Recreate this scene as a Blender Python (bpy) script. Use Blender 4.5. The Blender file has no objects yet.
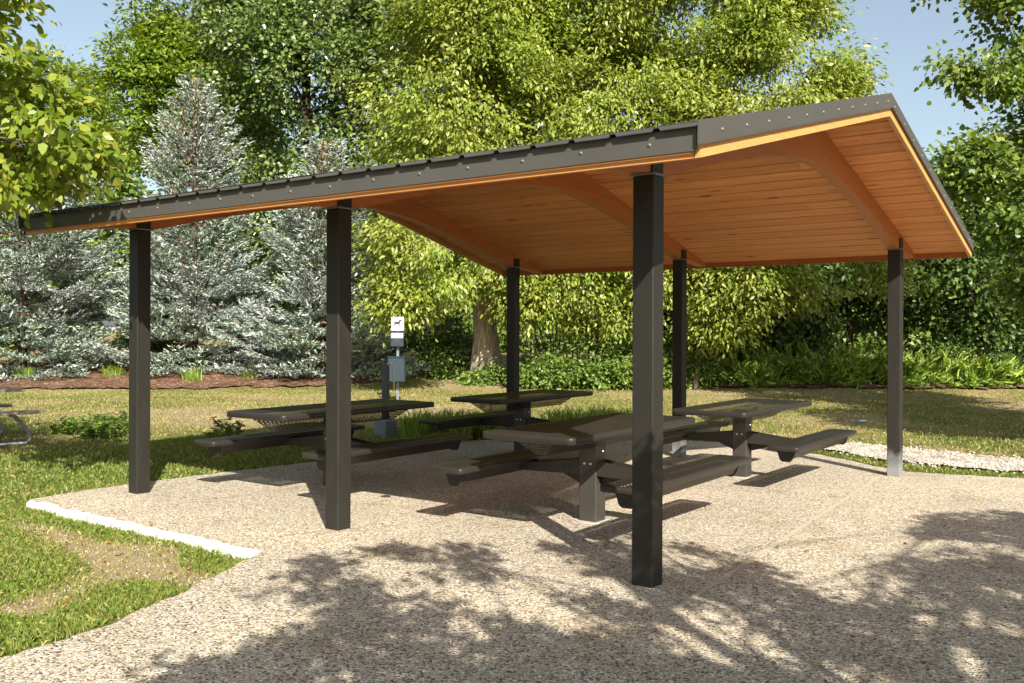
import bpy, math, random
import numpy as np
from mathutils import Matrix, Vector

rng = np.random.default_rng(7)
random.seed(7)
S = bpy.context.scene
COL = S.collection
G = -0.0149                                   # fall of the paved pad towards the back
CAM = np.array([8.271, -5.222, 1.6007])
FW = np.array([-0.5836, 0.8120]); RT = np.array([0.8120, 0.5836])
SUN = np.array([0.787, -0.617])               # horizontal direction towards the sun
ELEV = math.radians(35.3)


def P(X, D):                                  # across / away from the camera spot -> ground xy
    return CAM[:2] + RT * X + FW * D


def sstep(a, b, x):
    t = np.clip((x - a) / (b - a), 0, 1)
    return t * t * (3 - 2 * t)


def _hash(i, j, s):
    n = (i * 374761393 + j * 668265263 + s * 974634777) & 0x7FFFFFFF
    n = ((n ^ (n >> 13)) * 1274126177) & 0x7FFFFFFF
    return ((n ^ (n >> 16)) & 0xFFFF) / 65535.0


def vnoise(x, y, s=0):
    x = np.asarray(x, float); y = np.asarray(y, float)
    i = np.floor(x).astype(np.int64); j = np.floor(y).astype(np.int64)
    u = x - i; v = y - j
    u = u * u * (3 - 2 * u); v = v * v * (3 - 2 * v)
    a = _hash(i, j, s); b = _hash(i + 1, j, s); c = _hash(i, j + 1, s); d = _hash(i + 1, j + 1, s)
    return (a * (1 - u) + b * u) * (1 - v) + (c * (1 - u) + d * u) * v


def fbm(x, y, s=0):
    return (vnoise(x, y, s) * .5 + vnoise(x * 2.1, y * 2.1, s + 1) * .3 + vnoise(x * 4.3, y * 4.3, s + 2) * .2)


def camxy(x, y):
    dx = x - CAM[0]; dy = y - CAM[1]
    return dx * RT[0] + dy * RT[1], dx * FW[0] + dy * FW[1]


PAD = [(-.52, -.78), (-.44, -.86), (-.27, -.85), (-.24, -.785), (-.13, -.79), (-.10, -.855), (2.9, -.88), (3.08, -1.22), (3.24, -1.55), (3.40, -1.90), (3.54, -2.24), (3.64, -2.55), (3.70, -2.85), (3.72, -3.1), (3.6, -4.2),
       (3.1, -6), (2.6, -9.5), (16, -9.5), (16, 7.35), (8.5, 7.32), (6.8, 7.24), (6.1, 7.02), (5.55, 6.92), (5.1, 7.2), (4.7, 7.6), (4.2, 7.95),
       (3.5, 8.4), (2.4, 8.6), (.9, 8.2), (-.1, 7.4), (-.66, 6.2), (-.62, 4.4), (-.58, 3.0), (-.66, 1.4), (-.65, .2)]
PADA = np.array(PAD)


def inpoly(x, y, poly):
    x = np.asarray(x, float); y = np.asarray(y, float)
    r = np.zeros(x.shape, bool); n = len(poly)
    for i in range(n):
        x1, y1 = poly[i]; x2, y2 = poly[(i + 1) % n]
        c = ((y1 > y) != (y2 > y)) & (x < (x2 - x1) * (y - y1) / (y2 - y1 + 1e-12) + x1)
        r ^= c
    return r


def pad_dist(x, y):
    x = np.asarray(x, float); y = np.asarray(y, float)
    d = np.full(x.shape, 1e9)
    for i in range(len(PADA)):
        a = PADA[i]; b = PADA[(i + 1) % len(PADA)]
        e = b - a; L = e @ e
        t = np.clip(((x - a[0]) * e[0] + (y - a[1]) * e[1]) / L, 0, 1)
        d = np.minimum(d, np.hypot(x - a[0] - t * e[0], y - a[1] - t * e[1]))
    return d


def H(x, y):
    """height of the lawn"""
    x = np.asarray(x, float); y = np.asarray(y, float)
    X, D = camxy(x, y)
    h = G * np.clip(y, -6, 10)
    low = .006 + .075 * sstep(3.75, 2.6, x) * sstep(1.5, -.6, y)
    h = h - low
    h = h + .46 * sstep(26.5, 33, D) + (fbm(x * .25, y * .25, 3) - .5) * .10 * sstep(11, 16, D)
    h = h + (fbm(x * 1.1, y * 1.1, 5) - .5) * .035
    return h


def Hs(x, y):
    return float(H(np.array([x]), np.array([y]))[0])


# ------------------------------------------------------------------ objects
def props(o, label=None, cat=None, group=None, kind=None):
    if label: o['label'] = label
    if cat: o['category'] = cat
    if group: o['group'] = group
    if kind: o['kind'] = kind
    return o


def thing(name, loc, label, cat, group=None, rz=0.0):
    o = bpy.data.objects.new(name, None)
    o.empty_display_size = .2
    COL.objects.link(o)
    o.location = loc; o.rotation_euler = (0, 0, rz)
    return props(o, label, cat, group)


def root_loc(o):
    while o.parent: o = o.parent
    return np.array(o.location)


def link(name, me, parent=None):
    o = bpy.data.objects.new(name, me)
    COL.objects.link(o)
    if parent: o.parent = parent
    return o


def big(name, V, F, mat, parent=None, smooth=False, local=False):
    """V (n,3), F (m,k) arrays -> mesh object. World coordinates unless local."""
    V = np.asarray(V, np.float32); F = np.asarray(F, np.int32)
    if parent is not None and not local:
        V = V - root_loc(parent).astype(np.float32)
    me = bpy.data.meshes.new(name)
    me.vertices.add(len(V)); me.vertices.foreach_set('co', V.ravel())
    k = F.shape[1]
    me.loops.add(F.size); me.loops.foreach_set('vertex_index', F.ravel())
    me.polygons.add(len(F)); me.polygons.foreach_set('loop_start', np.arange(0, F.size, k, dtype=np.int32))
    me.polygons.foreach_set('loop_total', np.full(len(F), k, np.int32))
    if smooth: me.polygons.foreach_set('use_smooth', np.ones(len(F), bool))
    me.materials.append(mat)
    me.update(calc_edges=True)
    return link(name, me, parent)


class MB:
    """small mesh builder: lists of verts / faces with a material slot per face"""
    def __init__(s): s.v = []; s.f = []; s.m = []; s.sm = []

    def add(s, verts, faces, m=0, smooth=False):
        n = len(s.v); s.v += [tuple(map(float, p)) for p in verts]
        for f in faces: s.f.append([i + n for i in f]); s.m.append(m); s.sm.append(smooth)
        return s

    def box(s, a, b, m=0, bev=0.0):
        x0, y0, z0 = a; x1, y1, z1 = b
        if bev <= 0:
            v = [(x0, y0, z0), (x1, y0, z0), (x1, y1, z0), (x0, y1, z0), (x0, y0, z1), (x1, y0, z1), (x1, y1, z1), (x0, y1, z1)]
            return s.add(v, [(0, 3, 2, 1), (4, 5, 6, 7), (0, 1, 5, 4), (1, 2, 6, 5), (2, 3, 7, 6), (3, 0, 4, 7)], m)
        # vertical-edge and rim bevel
        def ring(z, i):
            c = bev
            return [(x0 + i + c, y0 + i, z), (x1 - i - c, y0 + i, z), (x1 - i, y0 + i + c, z), (x1 - i, y1 - i - c, z),
                    (x1 - i - c, y1 - i, z), (x0 + i + c, y1 - i, z), (x0 + i, y1 - i - c, z), (x0 + i, y0 + i + c, z)]
        v = ring(z0, bev * .7) + ring(z0 + bev, 0) + ring(z1 - bev, 0) + ring(z1, bev * .7)
        f = [tuple(range(7, -1, -1)), tuple(range(24, 32))]
        for r in range(3):
            for k in range(8):
                f.append((r * 8 + k, r * 8 + (k + 1) % 8, r * 8 + 8 + (k + 1) % 8, r * 8 + 8 + k))
        return s.add(v, f, m)

    def prism(s, poly, axis, a, b, m=0, smooth=False):
        """extrude a 2-d polygon along axis 0/1/2 from a to b"""
        n = len(poly)
        def pt(p, t):
            if axis == 0: return (t, p[0], p[1])
            if axis == 1: return (p[0], t, p[1])
            return (p[0], p[1], t)
        v = [pt(p, a) for p in poly] + [pt(p, b) for p in poly]
        f = [tuple(range(n))[::-1], tuple(range(n, 2 * n))]
        f += [(i, (i + 1) % n, n + (i + 1) % n, n + i) for i in range(n)]
        return s.add(v, f, m, smooth)

    def tube(s, pts, rad, n=8, m=0, cap=True):
        pts = [Vector(p) for p in pts]
        if not hasattr(rad, '__len__'): rad = [rad] * len(pts)
        v = []; up = Vector((0, 0, 1))
        t0 = (pts[1] - pts[0]).normalized()
        a = t0.orthogonal().normalized()
        for i, p in enumerate(pts):
            t = (pts[min(i + 1, len(pts) - 1)] - pts[max(i - 1, 0)]).normalized()
            a = (a - t * a.dot(t)).normalized(); b = t.cross(a)
            for k in range(n):
                w = 2 * math.pi * k / n
                v.append(p + (a * math.cos(w) + b * math.sin(w)) * rad[i])
        f = []
        for i in range(len(pts) - 1):
            for k in range(n):
                f.append((i * n + k, i * n + (k + 1) % n, (i + 1) * n + (k + 1) % n, (i + 1) * n + k))
        s.add(v, f, m, True)
        if cap:
            L = len(pts) - 1
            s.add([v[k] for k in range(n)], [tuple(range(n))[::-1]], m)
            s.add([v[L * n + k] for k in range(n)], [tuple(range(n))], m)
        return s

    def dome(s, c, r, nrm, m=0):
        c = Vector(c); nrm = Vector(nrm).normalized(); a = nrm.orthogonal().normalized(); b = nrm.cross(a)
        v = []
        for rr, h in ((1, 0), (.85, .45), (.4, .7)):
            for k in range(6):
                w = k * math.pi / 3
                v.append(c + (a * math.cos(w) + b * math.sin(w)) * r * rr + nrm * r * h)
        f = [(i * 6 + k, i * 6 + (k + 1) % 6, i * 6 + 6 + (k + 1) % 6, i * 6 + 6 + k) for i in range(2) for k in range(6)]
        f.append(tuple(range(12, 18)))
        return s.add(v, f, m, True)

    def build(s, name, mats, parent=None, local=False):
        if not isinstance(mats, (list, tuple)): mats = [mats]
        off = root_loc(parent) if (parent is not None and not local) else np.zeros(3)
        me = bpy.data.meshes.new(name)
        me.from_pydata([(p[0] - off[0], p[1] - off[1], p[2] - off[2]) for p in s.v], [], s.f)
        for q in mats: me.materials.append(q)
        me.polygons.foreach_set('material_index', s.m)
        me.polygons.foreach_set('use_smooth', s.sm)
        me.update()
        return link(name, me, parent)


# ------------------------------------------------------------------ materials
def mat(name):
    m = bpy.data.materials.new(name); m.use_nodes = True
    nt = m.node_tree; nt.nodes.clear()
    o = nt.nodes.new('ShaderNodeOutputMaterial')
    return m, nt, o


def N(nt, t, **kw):
    n = nt.nodes.new(t)
    for k, v in kw.items():
        if k in n.inputs.keys() if isinstance(k, str) else False: n.inputs[k].default_value = v
        else: setattr(n, k, v)
    return n


def ramp(nt, stops, fac, interp='LINEAR'):
    r = nt.nodes.new('ShaderNodeValToRGB'); r.color_ramp.interpolation = interp
    e = r.color_ramp.elements
    while len(e) < len(stops): e.new(.5)
    for i, (p, c) in enumerate(stops):
        e[i].position = p; e[i].color = (*c, 1) if len(c) == 3 else c
    nt.links.new(fac, r.inputs[0])
    return r.outputs[0]


def coords(nt, kind='Object', scale=(1, 1, 1), rot=(0, 0, 0)):
    t = nt.nodes.new('ShaderNodeTexCoord'); mp = nt.nodes.new('ShaderNodeMapping')
    mp.inputs['Scale'].default_value = scale; mp.inputs['Rotation'].default_value = rot
    nt.links.new(t.outputs[kind], mp.inputs[0])
    return mp.outputs[0]


def noise(nt, vec, scale, detail=4, rough=.55, out='Fac'):
    n = nt.nodes.new('ShaderNodeTexNoise'); n.inputs['Scale'].default_value = scale
    n.inputs['Detail'].default_value = detail; n.inputs['Roughness'].default_value = rough
    if vec is not None: nt.links.new(vec, n.inputs['Vector'])
    return n.outputs[out]


def mix(nt, a, b, fac, mode='MIX'):
    n = nt.nodes.new('ShaderNodeMix'); n.data_type = 'RGBA'; n.blend_type = mode
    for s, val in ((n.inputs[0], fac), (n.inputs[6], a), (n.inputs[7], b)):
        if hasattr(val, 'links'): nt.links.new(val, s)
        else: s.default_value = val if not isinstance(val, tuple) or len(val) == 4 else (*val, 1)
    return n.outputs[2]


def math_(nt, op, a, b=None, c=None):
    n = nt.nodes.new('ShaderNodeMath'); n.operation = op
    for i, v in enumerate((a, b, c)):
        if v is None: continue
        if hasattr(v, 'links'): nt.links.new(v, n.inputs[i])
        else: n.inputs[i].default_value = v
    return n.outputs[0]


def bump(nt, h, strength=.4, dist=.01):
    b = nt.nodes.new('ShaderNodeBump'); b.inputs['Strength'].default_value = strength; b.inputs['Distance'].default_value = dist
    nt.links.new(h, b.inputs['Height'])
    return b.outputs[0]


def bsdf(nt, out, col, rough=.6, metal=0, normal=None, spec=.5):
    p = nt.nodes.new('ShaderNodeBsdfPrincipled')
    for k, v in (('Base Color', col), ('Roughness', rough), ('Metallic', metal), ('Specular IOR Level', spec)):
        if hasattr(v, 'links'): nt.links.new(v, p.inputs[k])
        else: p.inputs[k].default_value = (*v, 1) if isinstance(v, tuple) and len(v) == 3 else v
    if normal is not None: nt.links.new(normal, p.inputs['Normal'])
    if out is not None: nt.links.new(p.outputs[0], out.inputs[0])
    return p


def leaf_mat(name, stops, trans=.35, rough=.5, spec=.4, tcol=1.25):
    m, nt, o = mat(name)
    g = nt.nodes.new('ShaderNodeNewGeometry')
    c = ramp(nt, stops, g.outputs['Random Per Island'])
    big_n = noise(nt, coords(nt, 'Object'), .55, 2)
    c = mix(nt, c, (.75, .95, .6), math_(nt, 'MULTIPLY', ramp(nt, [(.4, (0, 0, 0)), (.65, (1, 1, 1))], big_n), .6), 'MULTIPLY')
    p = bsdf(nt, None, c, rough, 0, None, spec)
    t = nt.nodes.new('ShaderNodeBsdfTranslucent')
    tc = mix(nt, c, (tcol, tcol * 1.02, .45), 1.0, 'MULTIPLY')
    nt.links.new(tc, t.inputs[0])
    ms = nt.nodes.new('ShaderNodeMixShader'); ms.inputs[0].default_value = trans
    nt.links.new(p.outputs[0], ms.inputs[1]); nt.links.new(t.outputs[0], ms.inputs[2])
    nt.links.new(ms.outputs[0], o.inputs[0])
    return m


def plain(name, col, rough=.5, metal=0, var=.15, scale=6, spec=.5, bmp=0.0):
    m, nt, o = mat(name)
    n = noise(nt, coords(nt), scale, 5)
    c = mix(nt, tuple(x * (1 - var) for x in col), tuple(min(1, x * (1 + var)) for x in col), n)
    bsdf(nt, o, c, rough, metal, bump(nt, noise(nt, coords(nt), scale * 8, 3), bmp, .004) if bmp else None, spec)
    return m


def bark_mat(name, a, b):
    m, nt, o = mat(name)
    v = coords(nt, 'Object', (6, 6, 1.2))
    n = noise(nt, v, 2.2, 6, .65)
    c = ramp(nt, [(.35, a), (.65, b)], n)
    bsdf(nt, o, c, .85, 0, bump(nt, n, .8, .03), .2)
    return m


def wood_mat(name, dark, light, axis='X', knots=True, rough=.5):
    m, nt, o = mat(name)
    sc = {'X': (.8, 14, 14), 'Y': (14, .8, 14)}[axis]
    g = nt.nodes.new('ShaderNodeNewGeometry')
    v = coords(nt, 'Object', sc)
    add = nt.nodes.new('ShaderNodeVectorMath'); add.operation = 'ADD'
    cx = nt.nodes.new('ShaderNodeCombineXYZ')
    r = math_(nt, 'MULTIPLY', g.outputs['Random Per Island'], 40.0)
    for i in range(3): nt.links.new(r, cx.inputs[i])
    nt.links.new(v, add.inputs[0]); nt.links.new(cx.outputs[0], add.inputs[1])
    n = noise(nt, add.outputs[0], 1.6, 7, .62)
    n2 = noise(nt, add.outputs[0], 7, 3, .5)
    f = math_(nt, 'ADD', math_(nt, 'MULTIPLY', n, .75), math_(nt, 'MULTIPLY', n2, .25))
    c = ramp(nt, [(.3, dark), (.7, light)], f)
    tone = math_(nt, 'ADD', math_(nt, 'MULTIPLY', g.outputs['Random Per Island'], .30), .84)
    tn = nt.nodes.new('ShaderNodeCombineColor')
    for i in range(3): nt.links.new(tone, tn.inputs[i])
    c = mix(nt, c, tn.outputs[0], 1.0, 'MULTIPLY')
    if knots:
        vo = nt.nodes.new('ShaderNodeTexVoronoi'); vo.inputs['Scale'].default_value = 1.0
        sk = {'X': (1.5, 6, 6), 'Y': (6, 1.5, 6)}[axis]
        v3 = coords(nt, 'Object', sk); nt.links.new(v3, vo.inputs['Vector'])
        k = ramp(nt, [(.07, (1, 1, 1)), (.15, (0, 0, 0))], vo.outputs['Distance'])
        c = mix(nt, c, tuple(x * .35 for x in dark), math_(nt, 'MULTIPLY', k, .8))
    bsdf(nt, o, c, rough, 0, bump(nt, f, .15, .004), .35)
    return m


M = {}
M['ceil'] = wood_mat('stained_ceiling_boards', (.46, .155, .042), (.73, .315, .105), 'X', rough=.55)
M['beam'] = wood_mat('glued_beam_wood', (.30, .096, .026), (.40, .143, .042), 'Y', False)
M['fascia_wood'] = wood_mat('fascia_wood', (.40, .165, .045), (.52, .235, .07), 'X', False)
M['eave_dark'] = wood_mat('shade_toned_eave_wood', (.25, .080, .021), (.34, .12, .034), 'X', False)  # fascia timber darkened for the back eave, its recess shade put into the colour
M['rake_wood'] = wood_mat('rake_wood', (.42, .21, .06), (.54, .29, .095), 'Y', False)


def post_mat(name, stain):
    m, nt, o = mat(name)
    t = nt.nodes.new('ShaderNodeTexCoord'); sp = nt.nodes.new('ShaderNodeSeparateXYZ'); nt.links.new(t.outputs['Object'], sp.inputs[0])
    n = noise(nt, coords(nt, 'Object', (3, 3, .8)), 4, 5)
    c = mix(nt, (.0145, .014, .0115), (.027, .0245, .020), n)
    sp2 = noise(nt, coords(nt), 38, 2)
    spots = ramp(nt, [(.72, (0, 0, 0)), (.78, (1, 1, 1))], sp2)
    low = ramp(nt, [(0.0, (1, 1, 1)), (.5, (.05, .05, .05)), (1, (0, 0, 0))], math_(nt, 'MULTIPLY', sp.outputs['Z'], .55))
    c = mix(nt, c, (.20, .19, .17), math_(nt, 'MULTIPLY', math_(nt, 'MULTIPLY', spots, low), .55))
    if stain:   # pale lime bloom at the foot
        edge = math_(nt, 'ADD', sp.outputs['Z'], math_(nt, 'MULTIPLY', noise(nt, coords(nt), 5, 3), .35))
        f = ramp(nt, [(.30, (1, 1, 1)), (.52, (0, 0, 0))], edge)
        c = mix(nt, c, (.36, .37, .38), math_(nt, 'MULTIPLY', f, .5))
    bsdf(nt, o, c, math_(nt, 'ADD', math_(nt, 'MULTIPLY', n, .2), .36), 0, bump(nt, noise(nt, coords(nt), 90, 2), .06, .002), .22)
    return m


M['post'] = post_mat('dark_post_paint', False)
M['post_stain'] = post_mat('dark_post_paint_lime_bloom', True)
M['roof'] = plain('charcoal_roof_metal', (.045, .043, .039), .5, 0, .2, 3, .25)
M['trim'] = plain('charcoal_trim_metal', (.066, .062, .054), .5, 0, .18, 2.5, .25)
M['screw'] = plain('screw_head', (.13, .125, .115), .5, .1)
M['plate'] = plain('cap_plate_steel', (.16, .15, .13), .45)
M['steel'] = plain('brown_coated_steel', (.025, .0215, .018), .38, 0, .25, 5, .3)
M['bolt'] = plain('zinc_bolt', (.55, .55, .52), .3, .8)
M['ped'] = plain('brown_pedestal_steel', (.048, .042, .035), .45, 0, .3, 6, .25)


def perforated():
    m, nt, o = mat('perforated_brown_steel')
    t = nt.nodes.new('ShaderNodeTexCoord'); sp = nt.nodes.new('ShaderNodeSeparateXYZ'); nt.links.new(t.outputs['Object'], sp.inputs[0])
    k = 1 / .024
    row = math_(nt, 'MULTIPLY', sp.outputs['Y'], k)
    odd = math_(nt, 'MULTIPLY', math_(nt, 'MODULO', math_(nt, 'FLOOR', math_(nt, 'ADD', row, 1000.0)), 2.0), .5)
    a = math_(nt, 'SUBTRACT', math_(nt, 'FRACT', row), .5)
    xz = math_(nt, 'ADD', sp.outputs['X'], sp.outputs['Z'])
    b = math_(nt, 'SUBTRACT', math_(nt, 'FRACT', math_(nt, 'ADD', math_(nt, 'MULTIPLY', xz, k), odd)), .5)
    d = math_(nt, 'SQRT', math_(nt, 'ADD', math_(nt, 'MULTIPLY', a, a), math_(nt, 'MULTIPLY', b, b)))
    hole = math_(nt, 'LESS_THAN', d, .345)
    p = bsdf(nt, None, mix(nt, (.023, .020, .017), (.034, .029, .025), noise(nt, coords(nt), 4)), .48, 0, None, .35)
    tr = nt.nodes.new('ShaderNodeBsdfTransparent'); ms = nt.nodes.new('ShaderNodeMixShader')
    nt.links.new(hole, ms.inputs[0]); nt.links.new(p.outputs[0], ms.inputs[1]); nt.links.new(tr.outputs[0], ms.inputs[2])
    nt.links.new(ms.outputs[0], o.inputs[0])
    return m


M['perf'] = perforated()


def aggregate(name):
    m, nt, o = mat(name)
    v = coords(nt)
    vo = nt.nodes.new('ShaderNodeTexVoronoi'); vo.inputs['Scale'].default_value = 82; nt.links.new(v, vo.inputs['Vector'])
    v2 = nt.nodes.new('ShaderNodeTexVoronoi'); v2.inputs['Scale'].default_value = 82; v2.feature = 'DISTANCE_TO_EDGE'; nt.links.new(v, v2.inputs['Vector'])
    sep = nt.nodes.new('ShaderNodeSeparateColor'); nt.links.new(vo.outputs['Color'], sep.inputs[0])
    stone = ramp(nt, [(0, (.045, .032, .022)), (.14, (.14, .10, .062)), (.27, (.53, .45, .325)), (.42, (.36, .28, .18)), (.62, (.72, .65, .515)), (.80, (.47, .385, .265)), (1, (.93, .90, .83))], sep.outputs[0])
    gap = ramp(nt, [(.03, (1, 1, 1)), (.15, (0, 0, 0))], v2.outputs['Distance'])
    c = mix(nt, stone, (.26, .215, .16), math_(nt, 'MULTIPLY', gap, .7))
    # broad wear: paler, more worn zones, and brownish ones
    wear = noise(nt, v, .55, 4)
    c = mix(nt, c, (1.18, 1.16, 1.12), ramp(nt, [(.45, (0, 0, 0)), (.7, (1, 1, 1))], wear), 'MULTIPLY')
    c = mix(nt, c, (.84, .79, .72), ramp(nt, [(.3, (1, 1, 1)), (.45, (0, 0, 0))], noise(nt, v, 1.3, 5)), 'MULTIPLY')
    st = noise(nt, coords(nt, 'Object', (1, 1, 1)), 2.6, 6, .72)
    c = mix(nt, c, (.62, .56, .50), math_(nt, 'MULTIPLY', ramp(nt, [(.62, (0, 0, 0)), (.72, (1, 1, 1))], st), .55), 'MULTIPLY')
    cr = nt.nodes.new('ShaderNodeTexVoronoi'); cr.feature = 'DISTANCE_TO_EDGE'; cr.inputs['Scale'].default_value = .23
    wv = nt.nodes.new('ShaderNodeVectorMath'); wv.operation = 'ADD'; nt.links.new(v, wv.inputs[0])
    wn_ = nt.nodes.new('ShaderNodeVectorMath'); wn_.operation = 'SCALE'; wn_.inputs['Scale'].default_value = .35
    nt.links.new(noise(nt, v, 1.6, 6, .7, 'Color'), wn_.inputs[0]); nt.links.new(wn_.outputs[0], wv.inputs[1]); nt.links.new(wv.outputs[0], cr.inputs['Vector'])
    c = mix(nt, c, (.45, .40, .35), math_(nt, 'MULTIPLY', ramp(nt, [(.0008, (1, 1, 1)), (.0022, (0, 0, 0))], cr.outputs['Distance']), .5), 'MULTIPLY')
    h = ramp(nt, [(0, (0, 0, 0)), (.3, (1, 1, 1))], v2.outputs['Distance'])
    bsdf(nt, o, c, .75, 0, bump(nt, h, .75, .006), .3)
    return m


M['agg'] = aggregate('exposed_aggregate_concrete')
M['slab_edge'] = plain('pale_concrete_edge', (.56, .54, .49), .9, 0, .35, 9, .2, .5)
M['joint'] = plain('joint_filler', (.40, .345, .265), .9, 0, .3, 30, .2, .4)
M['footing'] = plain('pedestal_footing', (.40, .36, .30), .9, 0, .15, 14, .2, .3)
M['bark'] = bark_mat('grey_brown_bark', (.075, .055, .04), (.22, .17, .125))
M['branch_brown'] = bark_mat('red_brown_branch', (.11, .065, .042), (.24, .15, .10))
M['bark_pale'] = bark_mat('pale_furrowed_bark', (.20, .15, .105), (.48, .40, .32))
M['bark_dark'] = bark_mat('dark_bark', (.035, .026, .02), (.11, .085, .06))


def lawn_mat():
    m, nt, o = mat('dry_patchy_lawn')
    v = coords(nt)
    a = nt.nodes.new('ShaderNodeAttribute'); a.attribute_name = 'dry'
    f = math_(nt, 'ADD', a.outputs['Fac'], math_(nt, 'MULTIPLY', math_(nt, 'SUBTRACT', noise(nt, v, 3.5, 6, .7), .5), .7))
    c = ramp(nt, [(.2, (.075, .095, .02)), (.40, (.15, .135, .04)), (.56, (.23, .18, .075)), (.75, (.28, .215, .12)), (.95, (.31, .245, .155))], f)
    fine = noise(nt, v, 60, 4, .7)
    c = mix(nt, c, (.55, .55, .5), math_(nt, 'MULTIPLY', ramp(nt, [(.35, (1, 1, 1)), (.55, (0, 0, 0))], fine), .7), 'MULTIPLY')
    c = mix(nt, c, (.95, .9, .8), math_(nt, 'MULTIPLY', ramp(nt, [(.68, (0, 0, 0)), (.74, (1, 1, 1))], noise(nt, v, 45, 2)), .35))
    bsdf(nt, o, c, .9, 0, bump(nt, fine, .7, .02), .15)
    return m


M['lawn'] = lawn_mat()


def speckle(name, stops, scale, rough=.9, bm=.8, dist=.02):
    m, nt, o = mat(name)
    v = coords(nt)
    vo = nt.nodes.new('ShaderNodeTexVoronoi'); vo.inputs['Scale'].default_value = scale; nt.links.new(v, vo.inputs['Vector'])
    sep = nt.nodes.new('ShaderNodeSeparateColor'); nt.links.new(vo.outputs['Color'], sep.inputs[0])
    c = ramp(nt, stops, sep.outputs[0])
    c = mix(nt, c, (.7, .65, .6), ramp(nt, [(.4, (0, 0, 0)), (.6, (1, 1, 1))], noise(nt, v, 1.7, 4)), 'MULTIPLY')
    bsdf(nt, o, c, rough, 0, bump(nt, noise(nt, v, scale, 4), bm, dist), .2)
    return m


M['mulch'] = speckle('brown_bark_mulch', [(0, (.06, .032, .02)), (.4, (.13, .068, .04)), (.8, (.19, .105, .066)), (1, (.32, .22, .15))], 16)
M['gravel'] = speckle('white_gravel', [(0, (.17, .135, .10)), (.3, (.33, .29, .235)), (.7, (.49, .45, .39)), (1, (.64, .61, .56))], 30)
M['stone'] = plain('loose_stone', (.40, .36, .30), .9, 0, .2, 9, .2)
M['grass'] = leaf_mat('grass_blades', [(0, (.085, .14, .02)), (.5, (.155, .205, .03)), (.85, (.24, .25, .055)), (1, (.36, .30, .12))], .3, .55, .3)
M['grass_dry'] = leaf_mat('dry_grass_blades', [(0, (.20, .19, .055)), (.4, (.33, .28, .11)), (.8, (.45, .36, .19)), (1, (.22, .23, .05))], .25, .6, .2)
M['tuft'] = leaf_mat('tall_grass_tuft', [(0, (.15, .24, .035)), (.6, (.28, .36, .06)), (1, (.44, .44, .13))], .35, .5, .3)
M['fallen'] = leaf_mat('fallen_leaf', [(0, (.22, .09, .03)), (.5, (.30, .15, .06)), (.85, (.20, .12, .065)), (1, (.42, .30, .10))], .1, .7, .2)
M['l_yel'] = leaf_mat('yellow_green_leaf', [(0, (.14, .195, .026)), (.45, (.24, .285, .042)), (.85, (.35, .365, .075)), (1, (.46, .44, .16))], .38, .42, .45)
M['l_front'] = leaf_mat('bright_near_leaf', [(0, (.11, .17, .016)), (.5, (.21, .265, .028)), (1, (.35, .345, .06))], .45, .40, .45)
M['l_cot'] = leaf_mat('cottonwood_leaf', [(0, (.06, .10, .022)), (.5, (.125, .175, .042)), (.85, (.20, .25, .075)), (1, (.33, .37, .20))], .25, .34, .6)
M['l_loc'] = leaf_mat('locust_leaf', [(0, (.11, .17, .02)), (.6, (.195, .26, .03)), (1, (.29, .34, .05))], .38, .5, .35)
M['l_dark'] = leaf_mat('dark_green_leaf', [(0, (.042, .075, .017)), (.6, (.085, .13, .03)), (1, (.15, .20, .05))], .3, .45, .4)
M['l_map'] = leaf_mat('maple_like_leaf', [(0, (.075, .12, .022)), (.55, (.145, .21, .036)), (.9, (.23, .285, .06)), (1, (.34, .37, .11))], .38, .4, .45)
M['l_bush'] = leaf_mat('bush_leaf', [(0, (.085, .14, .027)), (.6, (.165, .235, .045)), (1, (.28, .33, .09))], .32, .45, .4)
M['l_jun'] = leaf_mat('juniper_spray', [(0, (.09, .155, .025)), (.55, (.24, .33, .05)), (1, (.42, .48, .11))], .2, .55, .3)
M['needle'] = leaf_mat('blue_spruce_needles', [(0, (.09, .12, .105)), (.35, (.25, .29, .27)), (.7, (.43, .47, .45)), (1, (.56, .575, .53))], .12, .55, .35, 1.0)
M['cone'] = leaf_mat('spruce_cones', [(0, (.20, .13, .08)), (1, (.36, .26, .17))], .05, .7, .2, 1.0)
M['white'] = plain('white_sign', (.78, .78, .76), .4, 0, .04)
M['black'] = plain('black_print', (.03, .03, .04), .5)
M['slate'] = plain('slate_blue_green_steel', (.026, .042, .053), .6, 0, .12, 6, .15)
M['slate_dark'] = plain('dark_slate_steel', (.02, .03, .038), .6, 0, .12, 6, .15)
M['greysteel'] = plain('grey_steel_post', (.085, .10, .112), .6, 0, .15, 6, .15)
M['galv'] = plain('galvanised_tube', (.20, .215, .23), .45, .4, .15)
M['greyconc'] = plain('grey_concrete_base', (.17, .195, .21), .8, 0, .15, 12, .2, .3)
M['oldwood'] = wood_mat('weathered_table_planks', (.13, .10, .075), (.30, .25, .20), 'X', False, .8)
M['brass'] = plain('pale_spigot', (.55, .50, .36), .4, .2)
M['cyan'] = plain('pale_cyan_litter', (.45, .68, .66), .6)

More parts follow.
